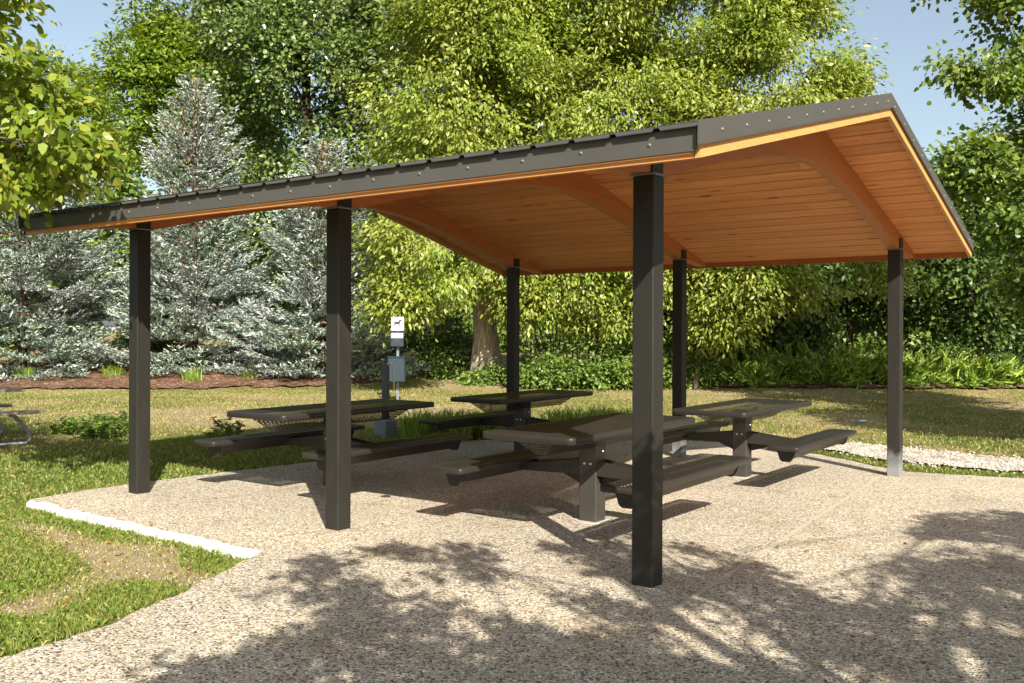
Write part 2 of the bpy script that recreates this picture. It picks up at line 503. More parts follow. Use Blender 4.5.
# ------------------------------------------------------------------ world, sun, camera
W = bpy.data.worlds.new('World'); S.world = W; W.use_nodes = True
wn = W.node_tree; bg = wn.nodes['Background']
sky = wn.nodes.new('ShaderNodeTexSky'); sky.sky_type = 'NISHITA'; sky.sun_disc = False
sky.sun_elevation = ELEV; sky.sun_rotation = math.atan2(SUN[0], SUN[1])
sky.air_density = 1.0; sky.dust_density = 2.2; sky.ozone_density = 1.0
hs = wn.nodes.new('ShaderNodeHueSaturation'); hs.inputs['Saturation'].default_value = .74; hs.inputs['Hue'].default_value = .488
wn.links.new(sky.outputs[0], hs.inputs['Color']); wn.links.new(hs.outputs[0], bg.inputs[0]); bg.inputs[1].default_value = .080

sl = bpy.data.lights.new('sun', 'SUN'); sl.energy = 5.0; sl.angle = math.radians(.47); sl.color = (1.0, .945, .85)
so = bpy.data.objects.new('sun', sl); COL.objects.link(so)
dv = Vector((SUN[0] * math.cos(ELEV), SUN[1] * math.cos(ELEV), math.sin(ELEV)))
so.rotation_euler = dv.to_track_quat('Z', 'Y').to_euler(); so.location = dv * 60

cd = bpy.data.cameras.new('camera'); co = bpy.data.objects.new('camera', cd); COL.objects.link(co)
cd.sensor_width = 36; cd.lens = 927.45 * 36 / 1024; cd.shift_y = -9.7 / 1024; cd.clip_start = .05; cd.clip_end = 2000
co.matrix_world = Matrix.Translation(CAM) @ Matrix.Rotation(.6237, 4, 'Z') @ Matrix.Rotation(math.pi / 2, 4, 'X') @ Matrix.Rotation(.0036, 4, 'Z')
S.camera = co
vs = S.view_settings; vs.view_transform = 'Standard'; vs.look = 'None'; vs.gamma = 1; vs.exposure = 1.15; vs.use_curve_mapping = False
S.cycles.max_bounces = 7; S.cycles.diffuse_bounces = 4; S.cycles.transparent_max_bounces = 12
S.cycles.use_denoising = True

# ------------------------------------------------------------------ ground
ds = np.concatenate([np.arange(-30, 2, 1.0), np.arange(2, 10, .12), np.arange(10, 18, .2), np.arange(18, 40, .4), np.arange(40, 90, 3), np.geomspace(90, 900, 14)])
xs = np.concatenate([-np.geomspace(600, 42, 12), np.arange(-40, -14, 1.0), np.arange(-14, 14, .16), np.arange(14, 40, 1.0), np.geomspace(42, 600, 12)])
XX, DD = np.meshgrid(xs, ds)
gx = CAM[0] + RT[0] * XX + FW[0] * DD; gy = CAM[1] + RT[1] * XX + FW[1] * DD
gz = H(gx, gy)
pd = pad_dist(gx, gy); ins = inpoly(gx, gy, PAD)
gz = np.where(ins, gz - .12 * sstep(.0, .25, pd), gz)


def dryness(x, y):
    X, D = camxy(x, y)
    d = .47 + (fbm(x * .35, y * .35, 11) - .5) * .9 + (fbm(x * 1.3, y * 1.3, 21) - .5) * .5
    # worn bare band in the angle of the pad
    band = np.exp(-((y + 1.30 + .10 * (x - 1)) / .22) ** 2) * sstep(-.3, .6, x) + np.exp(-((x - 2.5 - (y + 2) * -.55) / .35) ** 2) * (y < -.95) * (y > -2.6)
    d = np.where((y < -.85) & (x < 4), .22 + (fbm(x * 1.5, y * 1.5, 31) - .5) * .5 + .55 * np.clip(band, 0, 1), d)
    # greener turf beside the pad, drier open turf behind
    d = d - .28 * np.exp(-((x + 1.5) / 2.2) ** 2) * (y > -.8) * (y < 9)
    d = d + .22 * np.exp(-((x + 6) / 3.) ** 2 - ((y - 6.2) / 2.5) ** 2)
    d = d - .25 * ((y > 6.6) & (pad_dist(x, y) < .45))
    d = d + .10 * sstep(14, 22, D)
    return np.clip(d, 0, 1)


ny, nx = gx.shape
idx = np.arange(ny * nx).reshape(ny, nx)
F = np.stack([idx[:-1, :-1], idx[:-1, 1:], idx[1:, 1:], idx[1:, :-1]], -1).reshape(-1, 4)
ground = big('ground', np.stack([gx, gy, gz], -1).reshape(-1, 3), F, M['lawn'], smooth=True)
props(ground, 'patchy green and dry tan lawn around the shelter', None, None, 'structure')
at = ground.data.attributes.new('dry', 'FLOAT', 'POINT'); at.data.foreach_set('value', dryness(gx, gy).ravel().astype(np.float32))

# paved pad: top sheet, ragged pale edge
def pad_obj():
    pts = []
    n = len(PAD)
    for i in range(n):
        a = np.array(PAD[i]); b = np.array(PAD[(i + 1) % n]); L = np.hypot(*(b - a)); k = max(1, int(L / .045)) if i < 15 or i > 18 else 8
        for j in range(k): pts.append(a + (b - a) * j / k)
    pts = np.array(pts)
    c = (fbm(pts[:, 0] * 5, pts[:, 1] * 5, 41) - .5) * .07 + (vnoise(pts[:, 0] * 14, pts[:, 1] * 14, 44) - .5) * .03
    nrm = np.roll(pts, -1, 0) - np.roll(pts, 1, 0); nrm = np.stack([nrm[:, 1], -nrm[:, 0]], 1) / (np.hypot(nrm[:, 0], nrm[:, 1])[:, None] + 1e-9)
    pts = pts + nrm * c[:, None]
    # broken corner
    mb = MB(); n = len(pts)
    rr = .012 + .02 * fbm(pts[:, 0] * 9, pts[:, 1] * 9, 43)
    inn = pts - nrm * rr[:, None] * 1.3
    z = G * pts[:, 1]
    v = [(*inn[i], z[i]) for i in range(n)] + [(*(pts[i] - nrm[i] * .003), z[i] - rr[i] * .8) for i in range(n)] + [(*pts[i], z[i] - rr[i] * 1.6) for i in range(n)] + [(*pts[i], z[i] - .32) for i in range(n)]
    mb.add(v, [tuple(range(n))], 0)
    front = (pts[:, 1] < -.5) & (pts[:, 0] < 2.95)
    for r in range(3):
        for i in range(n):
            j = (i + 1) % n
            mb.f.append([r * n + n + i, r * n + n + j, r * n + j, r * n + i]); mb.m.append(1 if (front[i] or front[j]) else 0); mb.sm.append(False)
    return mb.build('concrete_pad', [M['agg'], M['slab_edge']])


pad = props(pad_obj(), 'tan exposed aggregate concrete pad under the shelter', None, None, 'structure')

mb = MB()
for (a, b) in (((5.40, 6.3), (5.95, -.7)),):
    a = np.array(a); b = np.array(b); k = 40
    d = (b - a) / np.hypot(*(b - a)); nn = np.array([-d[1], d[0]])
    for j in range(k):
        p = a + (b - a) * j / k; q = a + (b - a) * (j + 1) / k
        w = .022
        mb.add([(*(p - nn * w), G * p[1] + .004), (*(p + nn * w), G * p[1] + .004), (*(q + nn * w), G * q[1] + .004), (*(q - nn * w), G * q[1] + .004)], [(3, 2, 1, 0)])
props(mb.build('pavement_joint', M['joint']), 'straight pale joint across the concrete pad', None, None, 'structure')


def sheet(name, poly, step, lift, m, bumpy, seed, edge=.35):
    """ground-hugging sheet with ragged edge and a slight crown"""
    pa = np.array(poly); lo = pa.min(0); hi = pa.max(0)
    X, Y = np.meshgrid(np.arange(lo[0], hi[0] + step, step), np.arange(lo[1], hi[1] + step, step))
    ins = inpoly(X + (fbm(X * 2.3, Y * 2.3, seed) - .5) * edge * 2, Y + (fbm(X * 2.3, Y * 2.3, seed + 5) - .5) * edge * 2, poly)
    Z = H(X, Y) + lift + fbm(X * 5, Y * 5, seed + 9) * bumpy
    ii = np.arange(X.size).reshape(X.shape)
    Fq = np.stack([ii[:-1, :-1], ii[:-1, 1:], ii[1:, 1:], ii[1:, :-1]], -1).reshape(-1, 4)
    ok = ins.ravel()[Fq].all(1); Fq = Fq[ok]
    u, inv = np.unique(Fq, return_inverse=True)
    V = np.stack([X.ravel(), Y.ravel(), Z.ravel()], -1)[u]
    return big(name, V, inv.reshape(-1, 4), m, smooth=True)


def PD(l): return [tuple(P(x, d)) for x, d in l]


mulch_poly = PD([(-40, 26.4), (-30, 26.5), (-22, 26.7), (-15, 26.9), (-10, 27.2), (-6.5, 27.8), (-4.3, 28.8), (-3.6, 31), (-4.5, 34), (-40, 35)])
props(sheet('mulch_bed', mulch_poly, .2, .0, M['mulch'], .09, 51, .5), 'brown bark mulch bed under the blue spruces', None, None, 'structure')
props(sheet('mulch_bed', PD([(4.6, 28.0), (8.5, 27.8), (20, 27.9), (20, 32), (4.9, 31)]), .22, .02, M['mulch'], .08, 55), 'brown mulch bed under the junipers', None, None, 'structure')
grav_poly = [(2.9, 8.95), (3.6, 8.75), (4.3, 8.35), (4.9, 7.95), (5.5, 7.62), (6.3, 7.66), (7.4, 7.80), (9, 7.85), (9, 9.1), (6.6, 9.25), (5.7, 9.45), (4.8, 9.6), (3.8, 9.7), (3.0, 9.5)]
props(sheet('gravel_strip', grav_poly, .05, .012, M['gravel'], .035, 61, .34), 'strip of white gravel behind the pad', None, None, 'structure')


def stones(name, n, f, smin, smax, m):
    x, y, z = f(n); n = len(x)
    base = np.array([(1, 0, 0), (0, 1, 0), (-1, 0, 0), (0, -1, 0), (0, 0, .7), (0, 0, -.5)], float)
    s = rng.uniform(smin, smax, n)
    V = base[None] * s[:, None, None] * rng.uniform(.6, 1.25, (n, 6, 1))
    a = rng.uniform(0, 6.28, n); ca, sa = np.cos(a)[:, None], np.sin(a)[:, None]
    vx = V[:, :, 0] * ca - V[:, :, 1] * sa; vy = V[:, :, 0] * sa + V[:, :, 1] * ca
    V = np.stack([vx + x[:, None], vy + y[:, None], V[:, :, 2] + z[:, None]], -1)
    t = np.array([(0, 1, 4), (1, 2, 4), (2, 3, 4), (3, 0, 4), (1, 0, 5), (2, 1, 5), (3, 2, 5), (0, 3, 5)])
    Ff = (t[None] + 6 * np.arange(n)[:, None, None]).reshape(-1, 3)
    return big(name, V.reshape(-1, 3), Ff, m)


def in_gravel(n):
    pa = np.array(grav_poly); x = rng.uniform(2.8, 8.6, n); y = rng.uniform(7.3, 9.9, n)
    k = inpoly(x, y, grav_poly) | (rng.random(n) < .12)
    k &= ~inpoly(x, y, PAD) & (pad_dist(x, y) > .25)
    x, y = x[k], y[k]; return x, y, H(x, y) + .025


props(stones('gravel', 3800, in_gravel, .012, .035, M['stone']), 'loose white gravel stones behind the pad', None, None, 'stuff')


def near_stones(n):
    x = rng.uniform(-.6, 3.4, n); y = rng.uniform(-2.6, -.92, n)
    k = (dryness(x, y) + rng.uniform(-.25, .25, n) > .60) & ~inpoly(x, y, PAD) & (pad_dist(x, y) > .03)
    x, y = x[k], y[k]; return x, y, H(x, y) + .004


props(stones('scattered_gravel', 1500, near_stones, .003, .012, M['stone']), 'pale pebbles scattered in the bare soil beside the pad', None, None, 'stuff')


def blades(name, x, y, L, wid, m, lean=.5):
    n = len(x); z = H(x, y) - .004
    a = rng.uniform(0, 6.283, n); l = L * rng.uniform(.5, 1.25, n); le = rng.uniform(.1, lean, n) * l
    b = rng.uniform(0, 6.283, n); w = wid * rng.uniform(.7, 1.3, n)
    dx, dy = np.cos(a) * w, np.sin(a) * w; tx, ty = np.cos(b) * le, np.sin(b) * le
    V = np.stack([np.stack([x - dx, y - dy, z], -1), np.stack([x + dx, y + dy, z], -1),
                  np.stack([x + dx * .6 + tx * .4, y + dy * .6 + ty * .4, z + l * .6], -1), np.stack([x + tx, y + ty, z + np.sqrt(np.maximum(l * l - le * le, 0))], -1),
                  ], 1).reshape(-1, 3)
    Fq = np.arange(4 * n).reshape(n, 4)
    return big(name, V, Fq, m)


def scatter(n, x0, x1, y0, y1, thr, spread=.25, margin=.0):
    x = rng.uniform(x0, x1, n); y = rng.uniform(y0, y1, n)
    k = (dryness(x, y) + rng.uniform(-spread, spread, n) < thr) & ~(inpoly(x, y, PAD) | (pad_dist(x, y) < margin)) & ~inpoly(x, y, grav_poly)
    return x[k], y[k]


def scatter_cam(n, X0, X1, D0, D1, thr, spread=.3):
    D = np.sqrt(rng.uniform(D0 ** 2, D1 ** 2, n)); X = rng.uniform(X0, X1, n) * D
    x = CAM[0] + RT[0] * X + FW[0] * D; y = CAM[1] + RT[1] * X + FW[1] * D
    k = (dryness(x, y) + rng.uniform(-spread, spread, n) < thr) & ~inpoly(x, y, PAD) & ~inpoly(x, y, grav_poly) & ~inpoly(x, y, mulch_poly)
    return x[k], y[k]


gxs, gys = [], []
for a in (scatter(75000, -1.6, 3.85, -3.4, -.86, .51, .22, .01), scatter(26000, -4.5, -.6, -1.2, 5, .50, .22, .015), scatter(16000, -1.5, 9, 6.6, 9.2, .40, .2, .02)):
    gxs.append(a[0]); gys.append(a[1])
props(blades('short_grass', np.concatenate(gxs), np.concatenate(gys), .045, .0035, M['grass'], .9), 'short green grass along the edges of the concrete pad', None, None, 'stuff')
a = scatter_cam(90000, -.58, .58, 8.5, 30, .46)
props(blades('lawn_grass', a[0], a[1], .055, .009, M['grass'], .9), 'mown green grass across the open lawn', None, None, 'stuff')
a = scatter(13000, -1.6, 3.85, -3.4, -.86, 5, .2, .01)
props(blades('dry_turf', a[0], a[1], .035, .003, M['grass_dry'], .97), 'dry straw-coloured grass in the worn turf beside the pad', None, None, 'stuff')
a = scatter_cam(80000, -.58, .58, 7, 30, 9)
props(blades('dry_grass', a[0], a[1], .045, .008, M['grass_dry'], .95), 'dry tan grass blades across the open lawn', None, None, 'stuff')


def leaf_quads(c, ax, nr, L, Wd, fold=.25):
    """c centres (n,3), ax leaf axis, nr rough normal -> folded diamonds"""
    ax = ax / (np.linalg.norm(ax, axis=1, keepdims=True) + 1e-9)
    sd = np.cross(ax, nr); sd /= (np.linalg.norm(sd, axis=1, keepdims=True) + 1e-9)
    up = np.cross(sd, ax)
    L = np.asarray(L).reshape(-1, 1); Wd = np.asarray(Wd).reshape(-1, 1)
    a = c - ax * L * .5; b = c + ax * L * .5
    m = c - ax * L * .20; q = c + ax * L * .16
    l = m + sd * Wd * .46 + up * Wd * fold * .9; r = m - sd * Wd * .46 + up * Wd * fold * .9
    l2 = q + sd * Wd * .40 + up * Wd * fold * .7; r2 = q - sd * Wd * .40 + up * Wd * fold * .7
    V = np.stack([a, r, r2, b - up * L * .06, l2, l], 1).reshape(-1, 3)
    return V, np.arange(len(c) * 6).reshape(-1, 6)


x, y = scatter(230, -1.2, 3.6, -3.0, -.9, 5)
x3 = rng.uniform(-.4, 8, 1500); y3 = rng.uniform(-3.6, 7.2, 1500)
k3 = inpoly(x3, y3, PAD) & (rng.random(1500) < .03 + .5 * np.exp(-pad_dist(x3, y3) / .12)); x3 = x3[k3]; y3 = y3[k3]
x = np.concatenate([x, x3]); y = np.concatenate([y, y3])
x2, y2 = scatter_cam(260, -.5, .56, 9, 26, 9)
x = np.concatenate([x, x2]); y = np.concatenate([y, y2]); n = len(x)
zf = np.where(inpoly(x, y, PAD), G * y + .012, H(x, y) + .022); c = np.stack([x, y, zf], -1)
Lf = np.concatenate([rng.uniform(.025, .05, len(x) - len(x2)), rng.uniform(.05, .10, len(x2))])
V, Fq = leaf_quads(c, np.stack([rng.normal(size=n), rng.normal(size=n), rng.normal(size=n) * .25], -1), np.array([0, 0, 1.0]) + rng.normal(size=(n, 3)) * .3, Lf, Lf * .6)
props(big('fallen_leaves', V, Fq, M['fallen']), 'small brown and orange leaves fallen on the lawn', None, None, 'stuff')

# ------------------------------------------------------------------ the shelter
YR, SL = 3.245, .2465
PW = .147
shelter = thing('picnic_shelter', (2.72, 3.245, -.05), 'large open picnic shelter with dark steel posts, curved timber beams and low charcoal gable roof', 'picnic shelter')


def rz(y, top): return top - SL * abs(y - YR)


for i in range(3):
    for j in range(2):
        x1 = 2.80 * i; x0 = x1 - PW; y0 = 0 if j == 0 else 6.33; y1 = y0 + PW
        zb = G * (y0 + .08) - .02
        mb = MB().box((x0, y0, zb), (x1, y1, 2.588), 0, .006)
        p = mb.build('post', M['post'] if j == 0 else M['post_stain'], shelter)
        # give the stain its own zero: local z from the foot
        p.data.transform(Matrix.Translation((0, 0, -(zb + .05)))); p.location.z += zb + .05
        cp = MB().box((x0 - .018, y0 - .018, 2.588), (x1 + .018, y1 + .018, 2.60)).build('cap_plate', M['plate'], p)
        cp.location.z -= zb + .05
        for sx, d in ((x1 - .018, 1), (x0 + .006, -1)):
            br = MB().box((sx, y0 + .0, 2.602), (sx + .012, y1, 2.725), 0)
            b = br.build('beam_bracket', M['post'], p); b.location.z -= zb + .05
        if i == 2 and j == 1: p['label'] = 'post with pale lime bloom at its foot'

# arched beams
kn_y = [-.655, -.02, .18, .45, .75, 1.1, 1.5, 1.9, 2.35, 2.8, 3.245]
kn_z = [2.535, 2.603, 2.603, 2.668, 2.748, 2.832, 2.925, 3.005, 3.083, 3.140, 3.165]
yy = np.concatenate([np.linspace(-.655, -.02, 3), np.linspace(.18, 3.245, 26)])
zz = np.interp(yy, kn_y, kn_z)
zs = zz.copy()
for _ in range(3): zs[4:-1] = (zs[3:-2] + 2 * zs[4:-1] + zs[5:]) / 4
yb = np.concatenate([yy, (2 * YR - yy)[::-1][1:]]); zb_ = np.concatenate([zs, zs[::-1][1:]])
for i in range(3):
    xc = -.08 + 2.8 * i
    mb = MB(); n = len(yb)
    for k in range(n - 1):
        y0, y1 = yb[k], yb[k + 1]; a0, a1 = zb_[k], zb_[k + 1]; t0, t1 = rz(y0, 3.548), rz(y1, 3.548)
        v = [(xc - .062, y0, a0), (xc + .062, y0, a0), (xc + .062, y0, t0), (xc - .062, y0, t0), (xc - .062, y1, a1), (xc + .062, y1, a1), (xc + .062, y1, t1), (xc - .062, y1, t1)]
        f = [(0, 4, 5, 1), (1, 5, 6, 2), (4, 0, 3, 7)]
        if k == 0: f.append((0, 1, 2, 3))
        if k == n - 2: f.append((5, 4, 7, 6))
        mb.add(v, f)
    o = mb.build('arched_beam', M['beam'], shelter)
    import bmesh
    bm = bmesh.new(); bm.from_mesh(o.data); bmesh.ops.remove_doubles(bm, verts=bm.verts, dist=.0005); bm.to_mesh(o.data); bm.free()

# ceiling boards: one mesh of grooved planks
mb = MB()
nb = 18; half = 3.90
for side in (-1, 1):
    for k in range(nb):
        a0 = half * k / nb + .011; a1 = half * (k + 1) / nb - .011
        cut = random.uniform(-.3, 6.0)
        for (xa, xb) in ((-.77, cut - .001), (cut + .001, 6.17)):
            if xb - xa < .25: xb = xa + .25
            prof = []
            for (t, dz) in ((a0 + .004, 0), (a1 - .004, 0), (a1, .006), (a1, .022), (a0, .022), (a0, .006)):
                prof.append((YR + side * t, 3.55 - SL * t + dz))
            if side < 0: prof = prof[::-1]
            mb.prism(prof, 0, xa, xb)
mb.build('ceiling_boards', M['ceil'], shelter)

# ribbed metal roof
XL, XRr = -.85, 6.235
def rib_profile():
    pts = []; x = XL + .02; pitch = .268
    while x < XRr - .02:
        pts += [(x, 0), (x + .09, 0), (x + .10, .017), (x + .13, .017), (x + .14, 0)]
        x += pitch
    pts.append((XRr - .015, 0))
    return [p for p in pts if p[0] <= XRr - .01]
rp = rib_profile(); n = len(rp)
mb = MB()
for side in (-1, 1):
    v = []
    for (t, top) in ((0, 3.640), (3.972, 3.640)):
        for dz in (0, -.005):
            v += [(x, YR + side * t, top - .2405 * t + z + dz) for x, z in rp]
    f = []
    for k in range(n - 1):
        f.append((k, k + 1, 2 * n + k + 1, 2 * n + k)); f.append((n + k + 1, n + k, 3 * n + k, 3 * n + k + 1)); f.append((2 * n + k, 2 * n + k + 1, 3 * n + k + 1, 3 * n + k))
    if side < 0: pass
    else: f = [q[::-1] for q in f]
    mb.add(v, f)
roof = mb.build('metal_roof', M['roof'], shelter)
mb = MB()
for side in (-1, 1):
    pr = [(YR, 3.682), (YR + side * .17, 3.682 - SL * .17), (YR + side * .17, 3.672 - SL * .17), (YR, 3.674)]
    if side > 0: pr = pr[::-1]
    mb.prism(pr, 0, XL + .01, XRr - .012)
mb.build('ridge_cap', M['roof'], roof)

# eaves: metal fascia, timber strip under it
for side in (-1, 1):
    ye = YR + side * 3.94
    lo, hi = sorted((ye, ye - side * .008))
    mb = MB().box((XL + .01, lo, 2.565), (XRr - .03, hi, 2.684))
    l2, h2 = sorted((ye, ye + side * .012))
    mb.box((XL + .01, l2, 2.556), (XRr - .03, h2, 2.563))
    xk = XL + .18; k = 0
    while xk < XRr - .1:
        mb.dome((xk, ye, 2.618 + random.uniform(-.006, .006)), .011, (0, side, 0), 1); xk += random.uniform(.38, .44)
    mb.build('eave_fascia', [M['trim'], M['screw']], shelter)
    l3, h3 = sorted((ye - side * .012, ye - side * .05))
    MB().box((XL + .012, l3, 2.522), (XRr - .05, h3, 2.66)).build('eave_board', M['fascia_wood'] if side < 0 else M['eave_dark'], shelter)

# rakes: timber board, metal trim with screws
for xf, sg in ((XRr, 1), (XL, -1)):
    xa, xb = sorted((xf - sg * .045, xf - sg * .012))
    mb = MB()
    for side in (-1, 1):
        e = 3.928
        pr = [(YR, 3.490), (YR + side * e, 3.490 - SL * e), (YR + side * e, 3.64 - SL * e), (YR, 3.64)]
        if side > 0: pr = pr[::-1]
        mb.prism(pr, 0, xa, xb)
    rb = mb.build('rake_board', M['rake_wood'], shelter)
    xa, xb = sorted((xf - sg * .008, xf))
    mb = MB()
    for side in (-1, 1):
        e = 3.975
        pr = [(YR, 3.566), (YR + side * e, 3.566 - SL * e), (YR + side * e, 3.690 - SL * e), (YR, 3.690)]
        if side > 0: pr = pr[::-1]
        mb.prism(pr, 0, xa, xb)
        pr = [(YR, 3.686), (YR + side * e, 3.686 - SL * e), (YR + side * e, 3.690 - SL * e), (YR, 3.690)]
        if side > 0: pr = pr[::-1]
        xc, xd = sorted((xf - sg * .008, xf - sg * .15)); mb.prism(pr, 0, xc, xd)
        # lower drip lip
        pr = [(YR, 3.560), (YR + side * e, 3.560 - SL * e), (YR + side * e, 3.5655 - SL * e), (YR, 3.5655)]
        if side > 0: pr = pr[::-1]
        xc, xd = sorted((xf - sg * .006, xf + sg * .012)); mb.prism(pr, 0, xc, xd)
        t = .12
        while t < 3.9:
            mb.dome((xf, YR + side * t, 3.620 - SL * t), .012, (sg, 0, 0), 1); t += .355
    mb.build('rake_trim', [M['trim'], M['screw']], shelter)

# ------------------------------------------------------------------ picnic tables
def rrect(hx, hy, r, n=5):
    p = []
    for cx, cy, a0 in ((hx - r, hy - r, 0), (-hx + r, hy - r, 90), (-hx + r, -hy + r, 180), (hx - r, -hy + r, 270)):
        for k in range(n + 1):
            a = math.radians(a0 + 90 * k / n); p.append((cx + r * math.cos(a), cy + r * math.sin(a)))
    return p


def tray(mb, cx, cy, hx, hy, z, skirt, r):
    rings = [(-.045, 0), (-.012, 0), (-.003, -.004), (0, -.014), (0, -skirt), (-.006, -skirt - .006), (-.02, -skirt - .006)]
    n = len(rrect(hx, hy, r)); b = len(mb.v)
    for off, dz in rings:
        mb.v += [(cx + x, cy + y, z + dz) for x, y in rrect(hx + off, hy + off, max(r + off, .004))]
    mb.f.append([b + k for k in range(n)]); mb.m.append(1); mb.sm.append(False)
    for dz in (-.004,):                       # the punched sheet has a thickness
        b2 = len(mb.v); mb.v += [(cx + x, cy + y, z + dz) for x, y in rrect(hx - .045, hy - .045, .01)]
        mb.f.append([b2 + k for k in range(n)]); mb.m.append(1); mb.sm.append(False)
    for q in range(len(rings) - 1):
        for k in range(n):
            mb.f.append([b + (q + 1) * n + k, b + (q + 1) * n + (k + 1) % n, b + q * n + (k + 1) % n, b + q * n + k]); mb.m.append(0); mb.sm.append(q in (1, 2, 3, 4))


def trough(mb, cx, hw, hb, ltop, lbot, z0, z1, m):
    v = [(cx - hw, -ltop, z1), (cx + hw, -ltop, z1), (cx + hw, ltop, z1), (cx - hw, ltop, z1), (cx - hb, -lbot, z0), (cx + hb, -lbot, z0), (cx + hb, lbot, z0), (cx - hb, lbot, z0)]
    mb.add(v, [(4, 7, 6, 5), (0, 1, 5, 4), (1, 2, 6, 5), (2, 3, 7, 6), (3, 0, 4, 7)], m)


def make_table():
    t = thing('picnic_table', (0, 0, 0), None, 'picnic table', 'pedestal picnic tables under the shelter')
    mb = MB(); tray(mb, 0, 0, .43, 1.09, .838, .05, .055); mb.build('tabletop', [M['steel'], M['perf']], t, True)
    mb = MB(); trough(mb, 0, .20, .03, .99, .84, .645, .790, 0); mb.build('underframe', [M['perf']], t, True)
    mb = MB().box((-.13, -.085, -.01), (.04, .085, .775), 0, .008); mb.build('pedestal', M['ped'], t, True)
    mb = MB(); pr = [(-.045 + .155 * math.cos(a * math.pi / 10), .155 * math.sin(a * math.pi / 10)) for a in range(20)]
    mb.prism(pr, 2, -.06, .007); mb.build('footing', M['footing'], t, True)
    for sx in (-1, 1):
        mb = MB()
        xi = .042 if sx > 0 else .132
        pr = [(sx * xi, .40), (sx * .70, .385), (sx * .86, .40), (sx * .86, .455), (sx * .70, .455), (sx * xi, .53)]
        if sx < 0: pr = pr[::-1]
        for y0 in (-.075, .063): mb.prism(pr, 1, y0, y0 + .012, 0)
        mb.box((min(sx * xi, sx * .84), -.062, .445), (max(sx * xi, sx * .84), .062, .453), 0)
        g = [(sx * xi, .30), (sx * .36, .392), (sx * xi, .40)]
        if sx < 0: g = g[::-1]
        mb.prism(g, 1, -.006, .006, 0)
        mb.build('support_arm', [M['steel']], t, True)
        mb = MB(); tray(mb, sx * .805, 0, .165, 1.07, .515, .042, .035)
        s = mb.build('bench_seat', [M['steel'], M['perf']], t, True)
        mb = MB(); trough(mb, sx * .805, .105, .06, .93, .89, .378, .470, 0)
        for yy_ in (-1, 1):
            pr = [(sx * .805 - .10, .466), (sx * .805 + .10, .466), (sx * .805 + .065, .365), (sx * .805 + .04, .345), (sx * .805 - .04, .345), (sx * .805 - .065, .365)]
            mb.prism(pr[::-1], 1, yy_ * .94 - .006, yy_ * .94 + .006, 0)
        mb.build('seat_rail', [M['steel']], s, True)
    for (p, nn) in (((-.015, -.086, .50), (0, -1, 0)), ((-.075, -.086, .50), (0, -1, 0)), ((.041, .03, .34), (1, 0, 0)), ((.041, .03, .60), (1, 0, 0))):
        MB().dome(p, .014, nn).build('bolt', M['bolt'], t, True)
    return t


def copy_tree(o, parent=None):
    c = o.copy(); COL.objects.link(c); c.parent = parent
    for ch in [q for q in bpy.data.objects if q.parent == o and q is not c]: copy_tree(ch, c)
    return c


t0 = make_table()
for k, (x, y, lab) in enumerate([(4.21, 1.68, 'nearest brown steel picnic table, half in sunlight, just behind the closest shelter post'),
                                 (4.18, 5.13, 'sunlit brown steel picnic table at the back, beside the white gravel strip'),
                                 (1.11, 1.60, 'shaded brown steel picnic table at the lawn side, behind the second front post'),
                                 (1.14, 5.0, 'dark shaded picnic table at the back corner in front of tall grass clumps')]):
    o = t0 if k == 0 else copy_tree(t0)
    o.location = (x, y, G * y + .001); o['label'] = lab

# ------------------------------------------------------------------ plants
def crown_points(lobes, n, seed=0, shell=.35, gap=.42, gscale=.9):
    """clump positions inside a union of lobes, more in the shell, gaps by noise"""
    out = []; dirs = []
    vol = np.array([l[3] * l[4] * l[5] for l in lobes]) ** .67; vol /= vol.sum()
    tot = 0
    while tot < n:
        k = rng.choice(len(lobes), n * 2, p=vol)
        Lb = np.array(lobes)[k]
        d = rng.normal(size=(n * 2, 3)); d /= np.linalg.norm(d, axis=1, keepdims=True)
        rr = (shell + (1 - shell) * rng.random(n * 2) ** .6)
        rr *= .66 + .68 * fbm(d[:, 0] * 2.2 + seed + k, d[:, 2] * 2.2 + d[:, 1] * 1.7, seed)
        p = Lb[:, :3] + d * rr[:, None] * Lb[:, 3:6]
        g = (vnoise(p[:, 0] * gscale + 3.1 * p[:, 1] * .2, p[:, 2] * gscale * 1.3, seed + 3) * .5 + vnoise(p[:, 1] * gscale, p[:, 2] * gscale * 1.3 + p[:, 0] * .3, seed + 4) * .5)
        ok = g > gap * rng.uniform(.75, 1.05, len(g))
        p = p[ok]; d = d[ok]
        out.append(p); dirs.append(d); tot += len(p)
    return np.concatenate(out)[:n], np.concatenate(dirs)[:n]


def foliage(P_, Dr, per, cr, L, ratio, droop, flat=.6, lvar=.35, up=.6):
    n = len(P_)
    c = np.repeat(P_, per, 0); d = np.repeat(Dr, per, 0); m = len(c)
    off = rng.normal(size=(m, 3)) * cr; off[:, 2] *= flat
    c = c + off
    ax = d * .5 + off / (cr + 1e-6) * .45 + rng.normal(size=(m, 3)) * .45; ax[:, 2] -= droop
    nr = d * .45 + rng.normal(size=(m, 3)) * .55; nr[:, 2] += up
    nr[:, :2] += SUN * .15
    l = L * rng.uniform(1 - lvar, 1 + lvar, m)
    return leaf_quads(c, ax, nr, l, l * ratio * rng.uniform(.8, 1.2, m))


